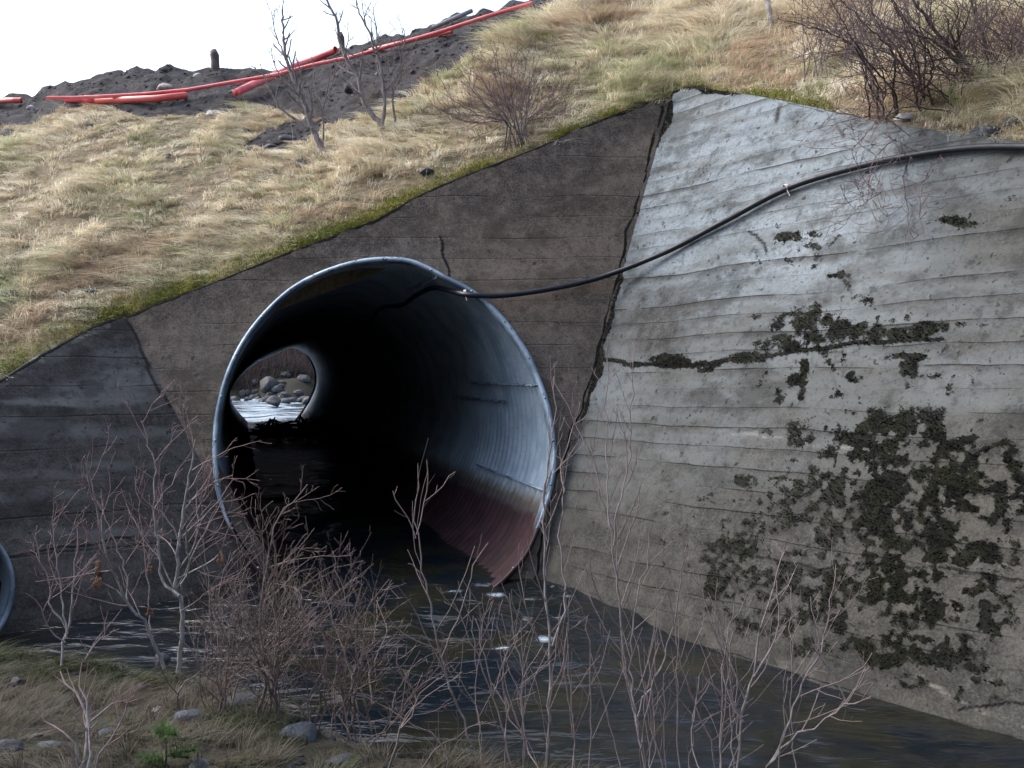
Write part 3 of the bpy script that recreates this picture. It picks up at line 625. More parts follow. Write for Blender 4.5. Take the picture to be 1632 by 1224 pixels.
def slope_grass():
    rng = np.random.default_rng(7); B = []; Ln = []; L = []; Wd = []; Co = []; U = []
    NT = 5200
    t = rng.uniform(-140, 1760, NT*2); v = rng.uniform(0, .995, NT*2)**.85
    P = surf(t, v); qx, qy = proj(P); so = soilmask(qx, qy); keep = (so < .45) & (qy > -40); t, v, P, qx, qy = [a[keep] for a in (t, v, P, qx, qy)]
    print('tussocks', len(P))
    for i in range(len(P)):
        p = P[i]; px_, py_ = qx[i], qy[i]
        n = int(rng.integers(34, 64)); r = rng.uniform(.03, .11)*(1.2 if px_ > 880 else 1)
        a = rng.uniform(0, 2*PI, n); rr = r*np.sqrt(rng.uniform(0, 1, n))
        b = p+np.stack([np.cos(a)*rr, np.sin(a)*rr, -.02+0*a], -1)
        # terrain slope under the offset: approx by gradient 0.62 rise per metre away from camera
        b[:, 2] += .60*(np.sin(a)*rr)
        dwn = np.array([.10, -1, -.55]); ang = 2.6*vnoise(p[0]*1.4, p[1]*1.4, seed=101)+rng.normal(0, .35)
        ca, sa = math.cos(ang), math.sin(ang); g = np.array([dwn[0]*ca-dwn[1]*sa, dwn[0]*sa+dwn[1]*ca, dwn[2]])
        out = np.stack([np.cos(a), np.sin(a), .1*np.sin(a)], -1)
        ln = g*rng.uniform(.35, 1.0, n)[:, None]+out*rng.uniform(.2, .9, n)[:, None]
        nn = float(vnoise(p[0]*1.3, p[1]*1.3, seed=111)); edge = sstep(.0, .10, v[i])
        tall = rng.uniform(.11, .27)*(1.5 if px_ > 880 else 1)*(1+.5*nn)*(.45+.55*edge)*(1.15 if rng.random() < .2 else 1)
        g1 = float(fbm(p[0], p[1], sc=.7, o=3, seed=121)); g2 = float(fbm(p[0], p[1], sc=1.6, o=3, seed=131))
        green = np.clip(.30+1.7*g1+.5*(1-edge)+(.35 if px_ < 760 else -.25)*(py_ > 260), 0, 1)
        if rng.random() < green*.75: k = rng.choice([3, 4, 3, 0])
        elif g2 > .12: k = rng.choice([2, 6, 1])
        else: k = rng.choice([0, 5, 1, 0, 5])
        c = PAL[k]*1.12*rng.uniform(.7, 1.3, (n, 1))*rng.uniform(.8, 1.2)
        mixk = rng.random(n) < .25; c[mixk] = PAL[rng.integers(0, 7, mixk.sum())]
        c = c*1.08; B.append(b); Ln.append(ln); L.append(tall*rng.uniform(.6, 1.3, n)); Wd.append(rng.uniform(.003, .007, n)); Co.append(c)
        U.append(np.tile([0, 0, 1.], (n, 1)))
    o = blades('dry_grass', np.concatenate(B), np.concatenate(U), np.concatenate(Ln), np.concatenate(L), np.concatenate(Wd), np.concatenate(Co), M['blade'])
    tag(o, 'matted straw coloured and green grass covering the embankment slope', 'grass', kind='stuff')
    # a few standing stalks
    n = 420; t = rng.uniform(-50, 1300, n); v = rng.uniform(.0, .6, n); P = surf(t, v); q = proj(P); so = soilmask(*q); P = P[so < .4]; n = len(P)
    ln = np.stack([rng.normal(-.15, .3, n), rng.normal(0, .2, n), np.zeros(n)], -1)
    o = blades('grass_stalks', P, np.tile([0, 0, 1.], (n, 1)), ln, rng.uniform(.2, .5, n), np.full(n, .005), np.tile([(.55, .48, .34)], (n, 1))*rng.uniform(.7, 1.2, (n, 1)), M['blade'], droop=.3)
    tag(o, 'thin pale standing grass stalks rising above the matted slope', 'grass', kind='stuff')
slope_grass()
def edge_moss():
    rng = np.random.default_rng(17); n = 26000
    t = rng.uniform(-60, 1330, n); dens = np.interp(t, [-60,100,200,400,640,760,800,860,900,1060,1100,1180,1250,1330], [.4,.6,1,1,1,.8,.15,.15,.9,.6,.2,.2,.9,.2])
    dens = dens*(.35+.65*sstep(-.35, .15, fbm(t/60., t*0, sc=1, o=3, seed=141))); k = rng.random(n) < dens; t = t[k]; n = len(t)
    v = np.abs(rng.normal(0, .022, n)); P = surf(t, v); P[:, 2] += .0; P[:, 1] -= rng.uniform(0, .05, n)
    nn = vnoise(t/25., v*20, seed=143)
    c = np.where(nn[:, None] > .1, np.array([(.21, .26, .06)]), np.array([(.34, .35, .10)]))*rng.uniform(.6, 1.25, (n, 1))
    br = rng.random(n) < .18; c[br] = np.array([.20, .13, .06])*rng.uniform(.6, 1.2, (br.sum(), 1))
    ln = np.stack([rng.normal(0, .5, n), -np.abs(rng.normal(.3, .4, n)), rng.normal(-.3, .2, n)], -1)
    o = blades('green_moss', P, np.tile([0, 0, 1.], (n, 1)), ln, rng.uniform(.03, .075, n), rng.uniform(.006, .014, n), c, M['blade'], segs=3)
    tag(o, 'bright green moss strip along the top edge of the concrete walls', 'moss', kind='stuff')
edge_moss()
ICO = None
def ico(sub):
    import bmesh
    bm = bmesh.new(); bmesh.ops.create_icosphere(bm, subdivisions=sub, radius=1); v = np.array([w.co[:] for w in bm.verts]); f = np.array([[x.index for x in p.verts] for p in bm.faces]); bm.free(); return v, f
I1, I2, I3, I4 = ico(1), ico(2), ico(3), ico(4)
def lumps(name, P, R, col, mat, flat=.7, seed=1):
    rng = np.random.default_rng(seed); v, f = I1; n = len(P)
    J = 1+rng.uniform(-.35, .35, (n, len(v), 1)); V = P[:, None]+v[None]*R[:, None, None]*J*np.array([1, 1, flat])
    F = f[None]+(np.arange(n)*len(v))[:, None, None]
    return mesh(name, V.reshape(-1, 3), F.reshape(-1, 3), mat, None, False, cols=np.repeat(col, len(v), axis=0))
def wall_moss():
    rng = np.random.default_rng(5); P = RP[:300].reshape(-1, 3); m = RA['moss'][:300].ravel(); k = np.where(m > .45)[0]
    w = m[k]; i = rng.choice(k, 26000, p=w/w.sum()); B = P[i]+rng.normal(0, .008, (len(i), 3)); n = len(B)
    nv = np.array([-PR[0], -PR[1], PR[4]]); nv /= np.linalg.norm(nv); B = B+nv*rng.uniform(0, .008, (n, 1))
    R = .002+.0055*rng.uniform(0, 1, n)**2; g = vnoise(B[:, 0]*4, B[:, 2]*4, seed=3)[:, None]
    col = np.where(g > .25, np.array([(.013, .014, .007)]), np.array([(.005, .0055, .004)]))*rng.uniform(.6, 1.5, (n, 1))
    o = lumps('wall_moss', B, R, col, M['moss'], .6); tag(o, 'blackish moss growing in ragged patches on the pale wing wall', 'moss', kind='stuff')
wall_moss()
def clods():
    rng = np.random.default_rng(23); n = 42000; t = rng.uniform(-120, 960, n); v = rng.uniform(.4, 1.0, n); P = surf(t, v); q = proj(P); k = soilmask(*q) > .5; P = P[k]; n = len(P)
    R = .006+.04*rng.uniform(0, 1, n)**9; P[:, 2] -= R*.6+.01; g = rng.uniform(0, 1, (n, 1))
    col = np.where(g > .985, np.array([(.25, .26, .28)]), np.where(g > .7, np.array([(.085, .085, .10)]), np.array([(.040, .037, .041)])))*rng.uniform(.6, 1.4, (n, 1))
    tag(lumps('soil_clods', P, R, col, M['clod'], .8, 4), 'dark stony soil clods spread along the top of the embankment', 'soil', kind='stuff')
    n = 14000; x = rng.uniform(-4.5, 3.5, n); y = rng.uniform(3.0, 6, n); d = shore_dist(x, y); k = (d > -.35) & (d < .35+.5*vnoise(x, y, seed=5)+.6*(rng.random(n) < .08)); x, y = x[k], y[k]; n = len(x)
    P = np.stack([x, y, ground_h(x, y)], -1); R = .006+.024*rng.uniform(0, 1, n)**3
    col = np.array([(.035, .038, .045)])*rng.uniform(.4, 1.8, (n, 1))
    tag(lumps('shore_gravel', P, R, col, M['clod'], .7, 6), 'wet dark gravel along the edge of the near bank', 'gravel', kind='stuff')
clods()
def near_grass():
    rng = np.random.default_rng(27); NT = 3400; x = rng.uniform(-5.2, 3.2, NT); y = rng.uniform(2.4, 5.8, NT); d = shore_dist(x, y)
    k = (d > .1) & (rng.random(NT) < np.where(x > -.9, .45, np.where((x > -2.4) & (y < 4.6), .8, 1.0))); x, y, d = x[k], y[k], d[k]
    B = []; Ln = []; L = []; Wd = []; Co = []
    for i in range(len(x)):
        n = 55; a = rng.uniform(0, 2*PI, n); r = rng.uniform(.02, .09); rr = r*np.sqrt(rng.uniform(0, 1, n))
        bx = x[i]+np.cos(a)*rr; by = y[i]+np.sin(a)*rr; B.append(np.stack([bx, by, ground_h(bx, by)-.01], -1))
        ang = PI*1.5*vnoise(x[i]*1.2, y[i]*1.2, seed=7); g = np.array([math.cos(ang), math.sin(ang), 0])
        Ln.append(g*rng.uniform(.3, 1, n)[:, None]+np.stack([np.cos(a), np.sin(a), 0*a], -1)*rng.uniform(.2, 1, n)[:, None])
        gr = fbm(x[i], y[i], sc=1.0, o=3, seed=8)+(.8 if y[i] > 4.6 else -.1)
        kk = rng.choice([4, 3, 4]) if rng.random() < np.clip(.42+gr, 0, 1) else rng.choice([0, 1, 1, 2, 6])
        c = PAL[kk]*(.18 if kk not in (3, 4) else .20)*rng.uniform(.6, 1.3, (n, 1)); Co.append(c); L.append(rng.uniform(.05, .15)*rng.uniform(.6, 1.3, n)); Wd.append(rng.uniform(.002, .005, n))
    B = np.concatenate(B)
    o = blades('bank_grass', B, np.tile([0, 0, 1.], (len(B), 1)), np.concatenate(Ln), np.concatenate(L), np.concatenate(Wd), np.concatenate(Co), M['blade'])
    tag(o, 'short matted green and brown grass on the near bank at bottom left', 'grass', kind='stuff')
near_grass()
# ------------------------------------------------------------------ stones
def rock(pos, size, seed, mat, label, group=None, name='rock', sub=None, cat='stone'):
    v, f = sub or I3; x, y, z = v.T
    r = 1+.28*fbm(x, y, z, sc=1.1, o=2, seed=seed)+.10*fbm(x, y, z, sc=3.5, o=3, seed=seed+5)
    # a few flat facets
    rng = np.random.default_rng(seed); V = v*r[:, None]
    for _ in range(7):
        n = rng.normal(0, 1, 3); n /= np.linalg.norm(n); dd = V@n; lim = rng.uniform(.62, .88); V = V-np.clip(dd-lim, 0, 9)[:, None]*n*.9
    V = V*np.array(size); o = mesh(name, V, f, mat, None, len(v) > 100); o.location = pos; o.rotation_euler = (0, 0, seed*1.3)
    tag(o, label, cat, group); return o
def wpx(px, Y): return px/FPX*Y
for i, (px, py, wd, hg, mk, lb) in enumerate([
  (392,206,20,14,'rock_blue','round blue grey stone in the grass left of the dark soil patch'),
  (480,258,24,16,'rock_blue','blue grey stone in the grass beside the foot of the left leaning tree'),
  (680,269,30,14,'rock_dark','flat dark stone on the slope above the green moss edge'),
  (664,161,18,10,'rock_pale','small pale stone in the grass right of the forked tree'),
  (264,139,38,20,'rock_tan','large rounded tan boulder behind the red ducts'),
  (314,118,14,9,'rock_pale','white stone high in the soil below the crest stump'),
  (163,160,24,9,'rock_pale','pale flat stone touching the magenta duct'),
  (335,178,18,12,'rock_pale','pale grey stone where the soil meets the grass'),
  (145,198,18,9,'rock_blue','small blue grey stone in the grass below the ducts'),
  (270,247,14,10,'rock_blue','small bluish stone in the middle of the grass slope'),
  (18,466,40,12,'rock_dark','flat dark stone at the left edge of the slope'),
  (150,463,30,7,'rock_blue','low blue grey stone sunk in the grass above the left wall'),
  (17,418,10,8,'rock_pale','tiny white stone at the far left of the slope'),
  (460,218,36,16,'rock_dark','dark rock in the soil patch behind the left tree'),
  (430,232,30,10,'rock_dark','dark flat rock at the lower end of the soil patch'),
  (370,146,24,10,'rock_pale','pale stone under the open end of the pink duct'),
  (560,140,30,16,'rock_dark','dark stone in the soil behind the forked tree'),
  (380,228,10,7,'rock_blue','tiny bluish stone below the round one in the grass'),
  (920,14,14,8,'rock_blue','small blue stone at the top edge of the picture'),
  (620,200,16,8,'rock_tan','small brown stone by the thin sapling on the slope'),
  (50,170,16,7,'rock_pale','pale stone in the soil at the left edge below the orange duct'),
  (15,210,26,14,'rock_dark','dark rock at the left end of the soil')]):
    p = surf_px(px, py+hg*.3); Yd = p[1]; rock(p, (wpx(wd, Yd)*.5, wpx(wd, Yd)*.4, wpx(hg, Yd)*.55), 200+i, M[mk], lb)
for i, (px, py, wd, hg, z, mk, lb) in enumerate([
  (305,1150,62,46,.10,'rock_blue','large blue grey stone at the water edge under the green seedling'),
  (478,1172,84,40,.02,'rock_blue','long blue grey boulder at the water edge inside the dense bush'),
  (12,1196,40,44,.35,'rock_dark','dark wet stone at the bottom left corner'),
  (226,1100,20,26,.28,'rock_dark','upright black stone in the grass of the near bank'),
  (26,1088,34,22,.32,'rock_dark','dark lichened rock at the left edge of the near bank'),
  (62,1100,24,10,.30,'rock_dark','small dark stone right of the lichened rock'),
  (258,1052,34,26,.10,'rock_dark','dark stone behind the two stemmed tree foot'),
  (78,1188,34,16,.33,'rock_blue','bluish stone sunk in the grass near the bottom left'),
  (250,1132,20,10,.2,'rock_pale','small pale stone beside the large blue one'),
  (60,1172,14,8,.34,'rock_dark','small black stone above the sunken bluish stone'),
  (380,1120,60,26,.0,'rock_dark','dark wet boulder behind the dense bush stems'),
  (320,1224,50,30,.28,'rock_dark','dark stone at the bottom edge right of the seedling'),
  (540,1215,50,26,.05,'rock_dark','wet dark stone at the bottom edge under the dense bush'),
  (168,1170,36,18,.3,'rock_blue','pale bluish stone behind the bottom left stems')]):
    yy = np.arange(2.6, 6.0, .01); kk = np.where(ground_h((px-CX)/FPX*yy, yy) > CAMZ-(py-CY)/FPX*yy)[0]; Yd = yy[kk[0]] if len(kk) else (CAMZ-z)*FPX/(py-CY); Yd = min(Yd, CAMZ*FPX/(py-CY)); p = ray(px, py, Yd); rock(p, (wpx(wd, Yd)*.55, wpx(wd, Yd)*.42, wpx(hg, Yd)*.46), 300+i, M[mk], lb)
rng = np.random.default_rng(9)
for i in range(60):
    x = rng.uniform(-15.8, -10.2); y = rng.uniform(44.0, 50.5); s_ = rng.uniform(.12, .34); z = float(max(ground_h(np.array([x]), np.array([y]))[0], water_z(x, y)))+s_*.1
    rock((x, y, z), (s_*1.3, s_, s_*.9), 400+i, M['rock_far'], 'grey boulder on the far stream bank seen through the culvert', 'boulders on the far bank', 'boulder', I2, 'boulder')
rock((-13.2, 48.0, 1.75), (.6, .5, .45), 450, M['rock_far'], 'largest greenish grey boulder seen through the culvert', None, 'boulder', I3, 'boulder')
rock(ray(437, 640, 41), (.5, .4, .26), 451, M['rock_far'], 'dark stone breaking the white rapids seen through the culvert', None, 'boulder', I3, 'boulder')
for i, (px, py, wd, hg, lb) in enumerate([(1572,208,50,26,'dark boulder on top of the wing wall under the thorn bush'),(1615,190,40,34,'blue grey boulder on top of the wing wall at the right edge'),(1440,184,36,18,'small pale stone on the turf above the wing wall')]):
    p = surf_px(px, py+hg*.3); rock(p, (wpx(wd, p[1])*.5, wpx(wd, p[1])*.4, wpx(hg, p[1])*.55), 500+i, M[('rock_dark', 'rock_blue', 'rock_pale')[i]], lb)
# far hillside thicket
rng = np.random.default_rng(13); n = 26000; x = rng.uniform(-26, -4, n); y = 49+rng.uniform(0, 1, n)**1.3*14; B = np.stack([x, y, ground_h(x, y)], -1)
ln = np.stack([rng.normal(0, .5, n), rng.normal(0, .4, n), 0*x], -1); pal = np.array([(.075, .05, .055), (.10, .07, .07), (.05, .035, .04), (.14, .12, .12)])
o = blades('far_thicket', B, np.tile([0, 0, 1.], (n, 1)), ln, rng.uniform(.6, 2.0, n), rng.uniform(.012, .035, n), pal[rng.integers(0, 4, n)]*rng.uniform(.6, 1.2, (n, 1)), M['blade'], droop=.4)
tag(o, 'mauve brown leafless thicket on the hillside seen through the culvert', 'thicket', kind='stuff')
# ------------------------------------------------------------------ ducts, hose
def duct(path, r, mat, label, group=None, open_ends=(True, False), socket=None, n=40, name='plastic_duct'):
    P = smooth_path(path, n); loc = P[0]
    root = empty(name, loc); tag(root, label, 'plastic duct', group)
    T = Tubes(); T.add(P, r, 14); T.build('tube', mat, root)
    for e, k in ((0, open_ends[0]), (1, open_ends[1])):
        a, b = (P[0], P[1]) if e == 0 else (P[-1], P[-2]); d_ = (a-b)/np.linalg.norm(a-b)
        if k:
            T = Tubes(); T.add([a-d_*.12, a-d_*.001, a+d_*.002, a+d_*.002, a-d_*.10, a-d_*.101], [r*1.0, r*1.03, r*1.03, r*.86, r*.86, .001], 14); T.build('open_end', M['duct_in'] if False else mat, root)
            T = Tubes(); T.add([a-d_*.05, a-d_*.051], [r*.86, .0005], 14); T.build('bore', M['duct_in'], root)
    if socket:
        i = int(socket*(n-1)); d_ = P[min(i+1, n-1)]-P[i]; d_ /= np.linalg.norm(d_); T = Tubes(); T.add([P[i]-d_*.12, P[i]-d_*.12, P[i]+d_*.06, P[i]+d_*.06], [r, r*1.22, r*1.22, r], 14); T.build('socket', mat, root)
    return root
def onslope(pts, lift=.05):
    pts = np.array(pts, float); d_ = np.r_[0, np.cumsum(np.hypot(*np.diff(pts, axis=0).T))]; n = max(4, int(d_[-1]/9)); u = np.linspace(0, d_[-1], n)
    a = np.interp(u, d_, pts[:, 0]); b = np.interp(u, d_, pts[:, 1]); Ys = []
    for i in range(n):
        P = surf(np.full(300, a[i]), np.linspace(0, 1, 300)); q = proj(P)[1]; k = np.where(q < b[i]+3)[0]; Ys.append(P[k[0], 1] if len(k) else P[-1, 1])
    Ys = np.array(Ys); w = max(1, n//8); Ym = np.array([Ys[max(0, i-w):i+w+1].min() for i in range(n)]); c = np.polyfit(u/d_[-1], Ym, min(3, n-1)) ; Yf = np.polyval(c, u/d_[-1]); Yf -= max(0, (Yf-Ym).max()*.8)
    return [ray(a[i], b[i], Yf[i]-.06-lift*.5) for i in range(n)]
G = 'red plastic ducts lying on the embankment'
duct(onslope([(-40,163),(-10,161),(14,160),(34,160)], .04), .045, M['orange'], 'short orange red duct at the left edge of the picture', G, (True, True))
duct(onslope([(106,159),(128,158),(153,158)], .05), .045, M['magenta'], 'magenta duct piece with its open end facing left', G, (True, False), .9)
duct(onslope([(154,161),(200,159),(250,157),(296,152)], .02), .048, M['orange'], 'thick dull orange duct below the long thin one', G, (False, True))
# the thin conduit runs from the left over the soil to the upper right
def along(pts, lift, dy=0): return onslope(pts, .05)
duct(along([(74,156),(120,156),(160,154),(230,150),(300,143),(370,131),(440,119),(500,103),(560,91),(640,68),(700,51),(770,28),(848,5)], .1), .026, M['red'], 'long thin red conduit running up over the soil to the top of the embankment', G, (False, True), None, 90)
duct(along([(376,148),(400,136),(430,124),(470,106),(500,95),(535,79)], .1, -.02), .052, M['pink'], 'thick faded pink duct with open lower end behind the left tree', G, (True, False))
duct(along([(590,80),(640,68),(690,56),(720,50)], .1, -.0), .03, M['orange'], 'second thin red duct lying just under the long conduit', G, (False, True))
duct(along([(690,44),(720,31),(752,17)], .1, -.02), .03, M['pole'], 'grey weathered pole lying behind the red conduit', None, (False, False), None, 20, 'wooden_pole')
hp = [onplane(a, b, PR, o_) for a, b, o_ in ((1800,250,.05),(1700,238,.05),(1632,234,.05),(1540,236,.05),(1440,250,.05),(1350,270,.05),(1253,301,.05),(1150,355,.05),(1060,402,.06))]
hp += [onplane(a, b, PH, .10) for a, b in ((960,441),(880,460),(800,471))]+[ray(748,470,8.45), ray(715,463,8.75), ray(690,459,9.1), ray(664,470,9.5), ray(640,486,9.9), ray(605,492,10.6), ray(588,520,11.2), ray(560,560,12)]
hose = empty('black_hose', hp[0]); tag(hose, 'black plastic hose sagging across both walls into the culvert mouth', 'hose')
T = Tubes(); T.add(smooth_path(hp, 130), .026, 12); T.build('tube', M['hose'], hose)
for q in (onplane(1253, 301, PR, .05), ray(742, 468, 8.5)):
    T = Tubes(); a = q; T.add([a+np.array([-.012, 0, .0]), a+np.array([.012, 0, .008])], .036, 10); T.add([a+np.array([0, -.03, -.02]), a+np.array([.015, -.05, -.07])], .004, 5); T.build('tie', M['clip'], hose)
# stumps on the crest
def stump(px, py0, py1, wd, label, beak=True):
    b = surf_px(px, py0); Yd = b[1]; h = wpx(py0-py1, Yd); w = wpx(wd, Yd)
    T = Tubes(); P = [b+np.array([0, 0, -.1]), b+np.array([0, 0, h*.4]), b+np.array([-.01, 0, h*.75]), b+np.array([-.03, 0, h*.97]), b+np.array([-.06, 0, h*1.0])]
    T.add(P, [w*.6, w*.5, w*.55, w*.4, w*.12], 9); 
    if beak: T.add([b+np.array([-.02, 0, h*.9]), b+np.array([-.09, 0, h*.93])], [w*.2, w*.04], 5)
    o = T.build('wooden_stump', M['stump']); tag(o, label, 'stump')
stump(343, 112, 80, 13, 'short broken wooden stump on the crest against the white sky')
stump(545, 84, 52, 9, 'small dark stump on the crest just behind the forked tree')
# ------------------------------------------------------------------ shrubs and trees
def grow(TS, p, d, L, r, lvl, rng, o):
    n = max(4, int(L/o.get('seg', .06))+1); n = min(n, 12); P = [p]; dd = d/np.linalg.norm(d); step = L/(n-1)
    for i in range(n-1):
        dd = dd+rng.normal(0, o.get('wig', .13), 3)+np.array([0, 0, o.get('up', .06)]); dd /= np.linalg.norm(dd); P.append(P[-1]+dd*step)
    P = np.array(P); R = np.linspace(r, max(r*.45, o.get('rmin', .0013)), n)
    TS[0 if r > .006 else 1].add(P, R, 6 if r > .01 else 4 if r > .004 else 3)
    spawn(TS, P, R, L, lvl, rng, o)
def spawn(TS, P, R, L, lvl, rng, o, t0=.2):
    if lvl <= 0: return
    k = max(2, int(L*o.get('dens', 9)*rng.uniform(.8, 1.2))) if lvl > 0 else 0
    n = len(P)
    for j in range(k):
        t = t0+(1-t0)*(j+rng.uniform(0, 1))/k; f = min(t, .98)*(n-1); i = int(f); q = P[i]+(P[min(i+1, n-1)]-P[i])*(f-i)
        tg = P[min(i+1, n-1)]-P[i]; tg /= np.linalg.norm(tg)+1e-9
        s_ = rng.normal(0, 1, 3); s_[1] *= o.get('flat', 1.0); s_ -= (s_@tg)*tg; s_ /= np.linalg.norm(s_)+1e-9
        a = math.radians(rng.uniform(*o.get('ang', (24, 48)))); nd = tg*math.cos(a)+s_*math.sin(a)
        nl = L*rng.uniform(.28, .6)*(1.15-.6*t)*o.get('len', 1.0)
        rr = max(R[i]*rng.uniform(.45, .7), o.get('rmin', .0013))
        if nl > .03: grow(TS, q, nd, nl, rr, lvl-1, rng, o)
def plant(name, label, cat, Y, stems, mat, seed, group=None, o=None, lvl=2, drift=.0):
    """stems: list of (pixel polyline, radius at foot, depth offset at tip)"""
    o = o or {}; rng = np.random.default_rng(seed); foot = ray(stems[0][0][0][0], stems[0][0][0][1], Y)
    root = empty(name, foot); tag(root, label, cat, group); TS = (Tubes(), Tubes())
    for pts, r, dz in stems:
        m = len(pts); P3 = [ray(a, b, Y+dz*i/(m-1)) for i, (a, b) in enumerate(pts)]
        L = sum(np.linalg.norm(np.array(P3[i+1])-P3[i]) for i in range(m-1)); n = max(6, int(L/.05))
        r = r*(.76 if Y < 6 else .85); P = smooth_path(P3, n); P[1:-1] += rng.normal(0, .005, (n-2, 3)); R = np.linspace(r, max(r*.28, .0018), n)
        TS[0].add(P, R, 7)
        spawn(TS, P, R, min(L, o.get('Lcap', 1.6)), lvl, rng, o, o.get('t0', .25))
    TS[0].build('stem', mat, root); TS[1].build('twigs', mat, root); return root
# ---- foreground, stems traced from their foot upward
plant('small_tree', 'pale two stemmed bare tree at the edge of the near bank', 'tree', 5.25, [
  ([(284,1072),(290,1020),(290,960),(280,935),(284,880),(290,830),(300,770),(312,700)], .021, .1),
  ([(262,1066),(243,1018),(232,990),(205,965),(185,920),(168,880),(152,800),(138,745)], .014, -.2),
  ([(286,950),(262,930),(252,880),(246,800),(247,740),(225,670)], .012, .2),
  ([(290,940),(300,900),(296,850),(330,790),(360,760)], .008, -.3),
  ([(205,965),(196,900),(170,830),(160,790)], .007, .2),
  ([(288,870),(270,830),(235,800),(215,770)], .007, .0),
  ([(288,975),(330,945),(380,915)], .006, -.2),
  ([(241,1005),(236,940),(228,870),(222,810),(215,760)], .006, .3)], M['bark_grey'], 1, None, dict(dens=9, up=.06, rmin=.0012, len=1.0, wig=.15), 3)
plant('bare_shrub', 'thin pale shrub on the green turf at the far left of the near bank', 'shrub', 4.9, [
  ([(98,1060),(103,1020),(112,990),(116,940),(122,890),(124,830)], .010, .2),
  ([(104,1024),(82,1010),(72,985),(60,960),(40,945)], .007, -.1),
  ([(106,1018),(96,990),(80,960),(78,925),(60,880),(52,850)], .008, .1),
  ([(108,1010),(100,960),(92,900),(84,850),(86,800)], .007, .2),
  ([(122,900),(136,870),(138,830)], .005, 0)], M['bark_grey'], 2, None, dict(dens=10, up=.08, rmin=.0012), 3)
plant('bare_shrub', 'crooked shrub leaning right behind the pale thin one', 'shrub', 5.1, [
  ([(120,1072),(142,1042),(158,1020),(166,1000),(172,975)], .008, .1),
  ([(142,1042),(132,1028),(126,1010)], .004, 0), ([(160,1016),(176,1008),(190,1002)], .004, 0)], M['bark_grey'], 3, None, dict(dens=10, rmin=.0015), 1)
plant('bare_shrub', 'close shrub with a cluster of thick stems at the bottom left of the picture', 'shrub', 3.3, [
  ([(132,1260),(136,1210),(140,1160),(130,1120),(108,1092),(96,1070)], .011, .2),
  ([(140,1260),(144,1200),(142,1150),(160,1135),(178,1120),(205,1115)], .010, .2),
  ([(126,1262),(124,1210),(112,1175),(90,1160),(72,1150),(70,1120)], .008, .1),
  ([(142,1160),(136,1110),(124,1085),(132,1050)], .007, .1),
  ([(150,1262),(152,1215),(165,1190),(190,1160),(204,1100)], .007, .1),
  ([(118,1262),(116,1215),(104,1190)], .008, 0)], M['bark_grey'], 4, None, dict(dens=9, rmin=.0012, len=.8), 2)
rs = np.random.default_rng(77); st_ = []
for i in range(44):
    x0 = rs.uniform(310, 620); y0 = rs.uniform(1120, 1262); x1 = x0+rs.normal(10, 60); yt = np.interp(x1, [300,340,400,470,560,640,700], [1000,900,850,830,890,930,1010])+rs.uniform(0, 150)
    xm = (x0*.6+x1*.4)+rs.normal(0, 18); st_.append(([(x0, y0), (xm, y0+(yt-y0)*.35), (x0*.35+x1*.65+rs.normal(0, 14), y0+(yt-y0)*.7), (x1, yt)], rs.uniform(.004, .008), rs.uniform(-.3, .5)))
st_.append(([(405,1150),(425,1080),(415,1000),(420,930),(432,860),(445,820),(472,792),(490,772)], .011, .2))
plant('dense_bush', 'dense tangled brown bush in front of the lower left of the culvert', 'bush', 4.15, st_, M['bark_brown'], 5, None, dict(dens=14, wig=.18, rmin=.0010, ang=(25,60), Lcap=1.0, len=.85), 3)
plant('sapling', 'tall bare sapling forking in front of the dark culvert mouth', 'sapling', 3.9, [
  ([(776,1262),(756,1200),(728,1120),(704,1050),(690,990),(678,930),(666,860),(662,810),(667,775),(666,738)], .0085, .1),
  ([(663,858),(655,830),(640,806),(626,782)], .0035, 0), ([(664,852),(672,812),(682,790),(680,732)], .004, 0), ([(676,800),(700,782),(726,752)], .003, 0),
  ([(704,1048),(722,1000),(744,940),(756,900),(764,880),(778,865)], .005, .1),
  ([(702,1042),(672,1022),(634,1005),(618,980),(613,965)], .004, -.1),
  ([(676,930),(662,905),(650,898)], .003, 0)], M['bark_mauve'], 6, None, dict(dens=5, up=.1, rmin=.0014, len=.6, wig=.08), 1)
plant('sapling', 'straight bare sapling rising in front of the right edge of the culvert mouth', 'sapling', 3.8, [
  ([(872,1262),(874,1190),(877,1100),(878,1030),(872,960),(868,880),(867,800),(872,750),(880,700),(886,640),(883,600)], .0105, .3),
  ([(834,1262),(834,1150),(835,1060),(820,1020),(815,985),(812,945)], .006, .1),
  ([(880,1030),(900,960),(892,860),(898,800),(900,730),(925,640)], .006, .4),
  ([(877,1100),(896,1060),(905,1000),(900,940)], .004, -.1), ([(835,1080),(815,1060),(790,1035),(770,990),(752,945)], .004, -.2)], M['bark_mauve'], 7, None, dict(dens=9, up=.12, rmin=.0011, len=.6, wig=.10), 2)
plant('sapling', 'slim bare sapling leaning left between the culvert sapling and the straight one', 'sapling', 3.7, [
  ([(830,1262),(810,1200),(790,1125),(776,1060),(765,1020),(757,985)], .006, .1),
  ([(786,1110),(800,1060),(812,1030),(830,1000)], .004, 0), ([(786,1112),(762,1050),(740,1000),(720,955)], .004, 0)], M['bark_mauve'], 8, None, dict(dens=9, up=.1, rmin=.0013, wig=.12), 2)
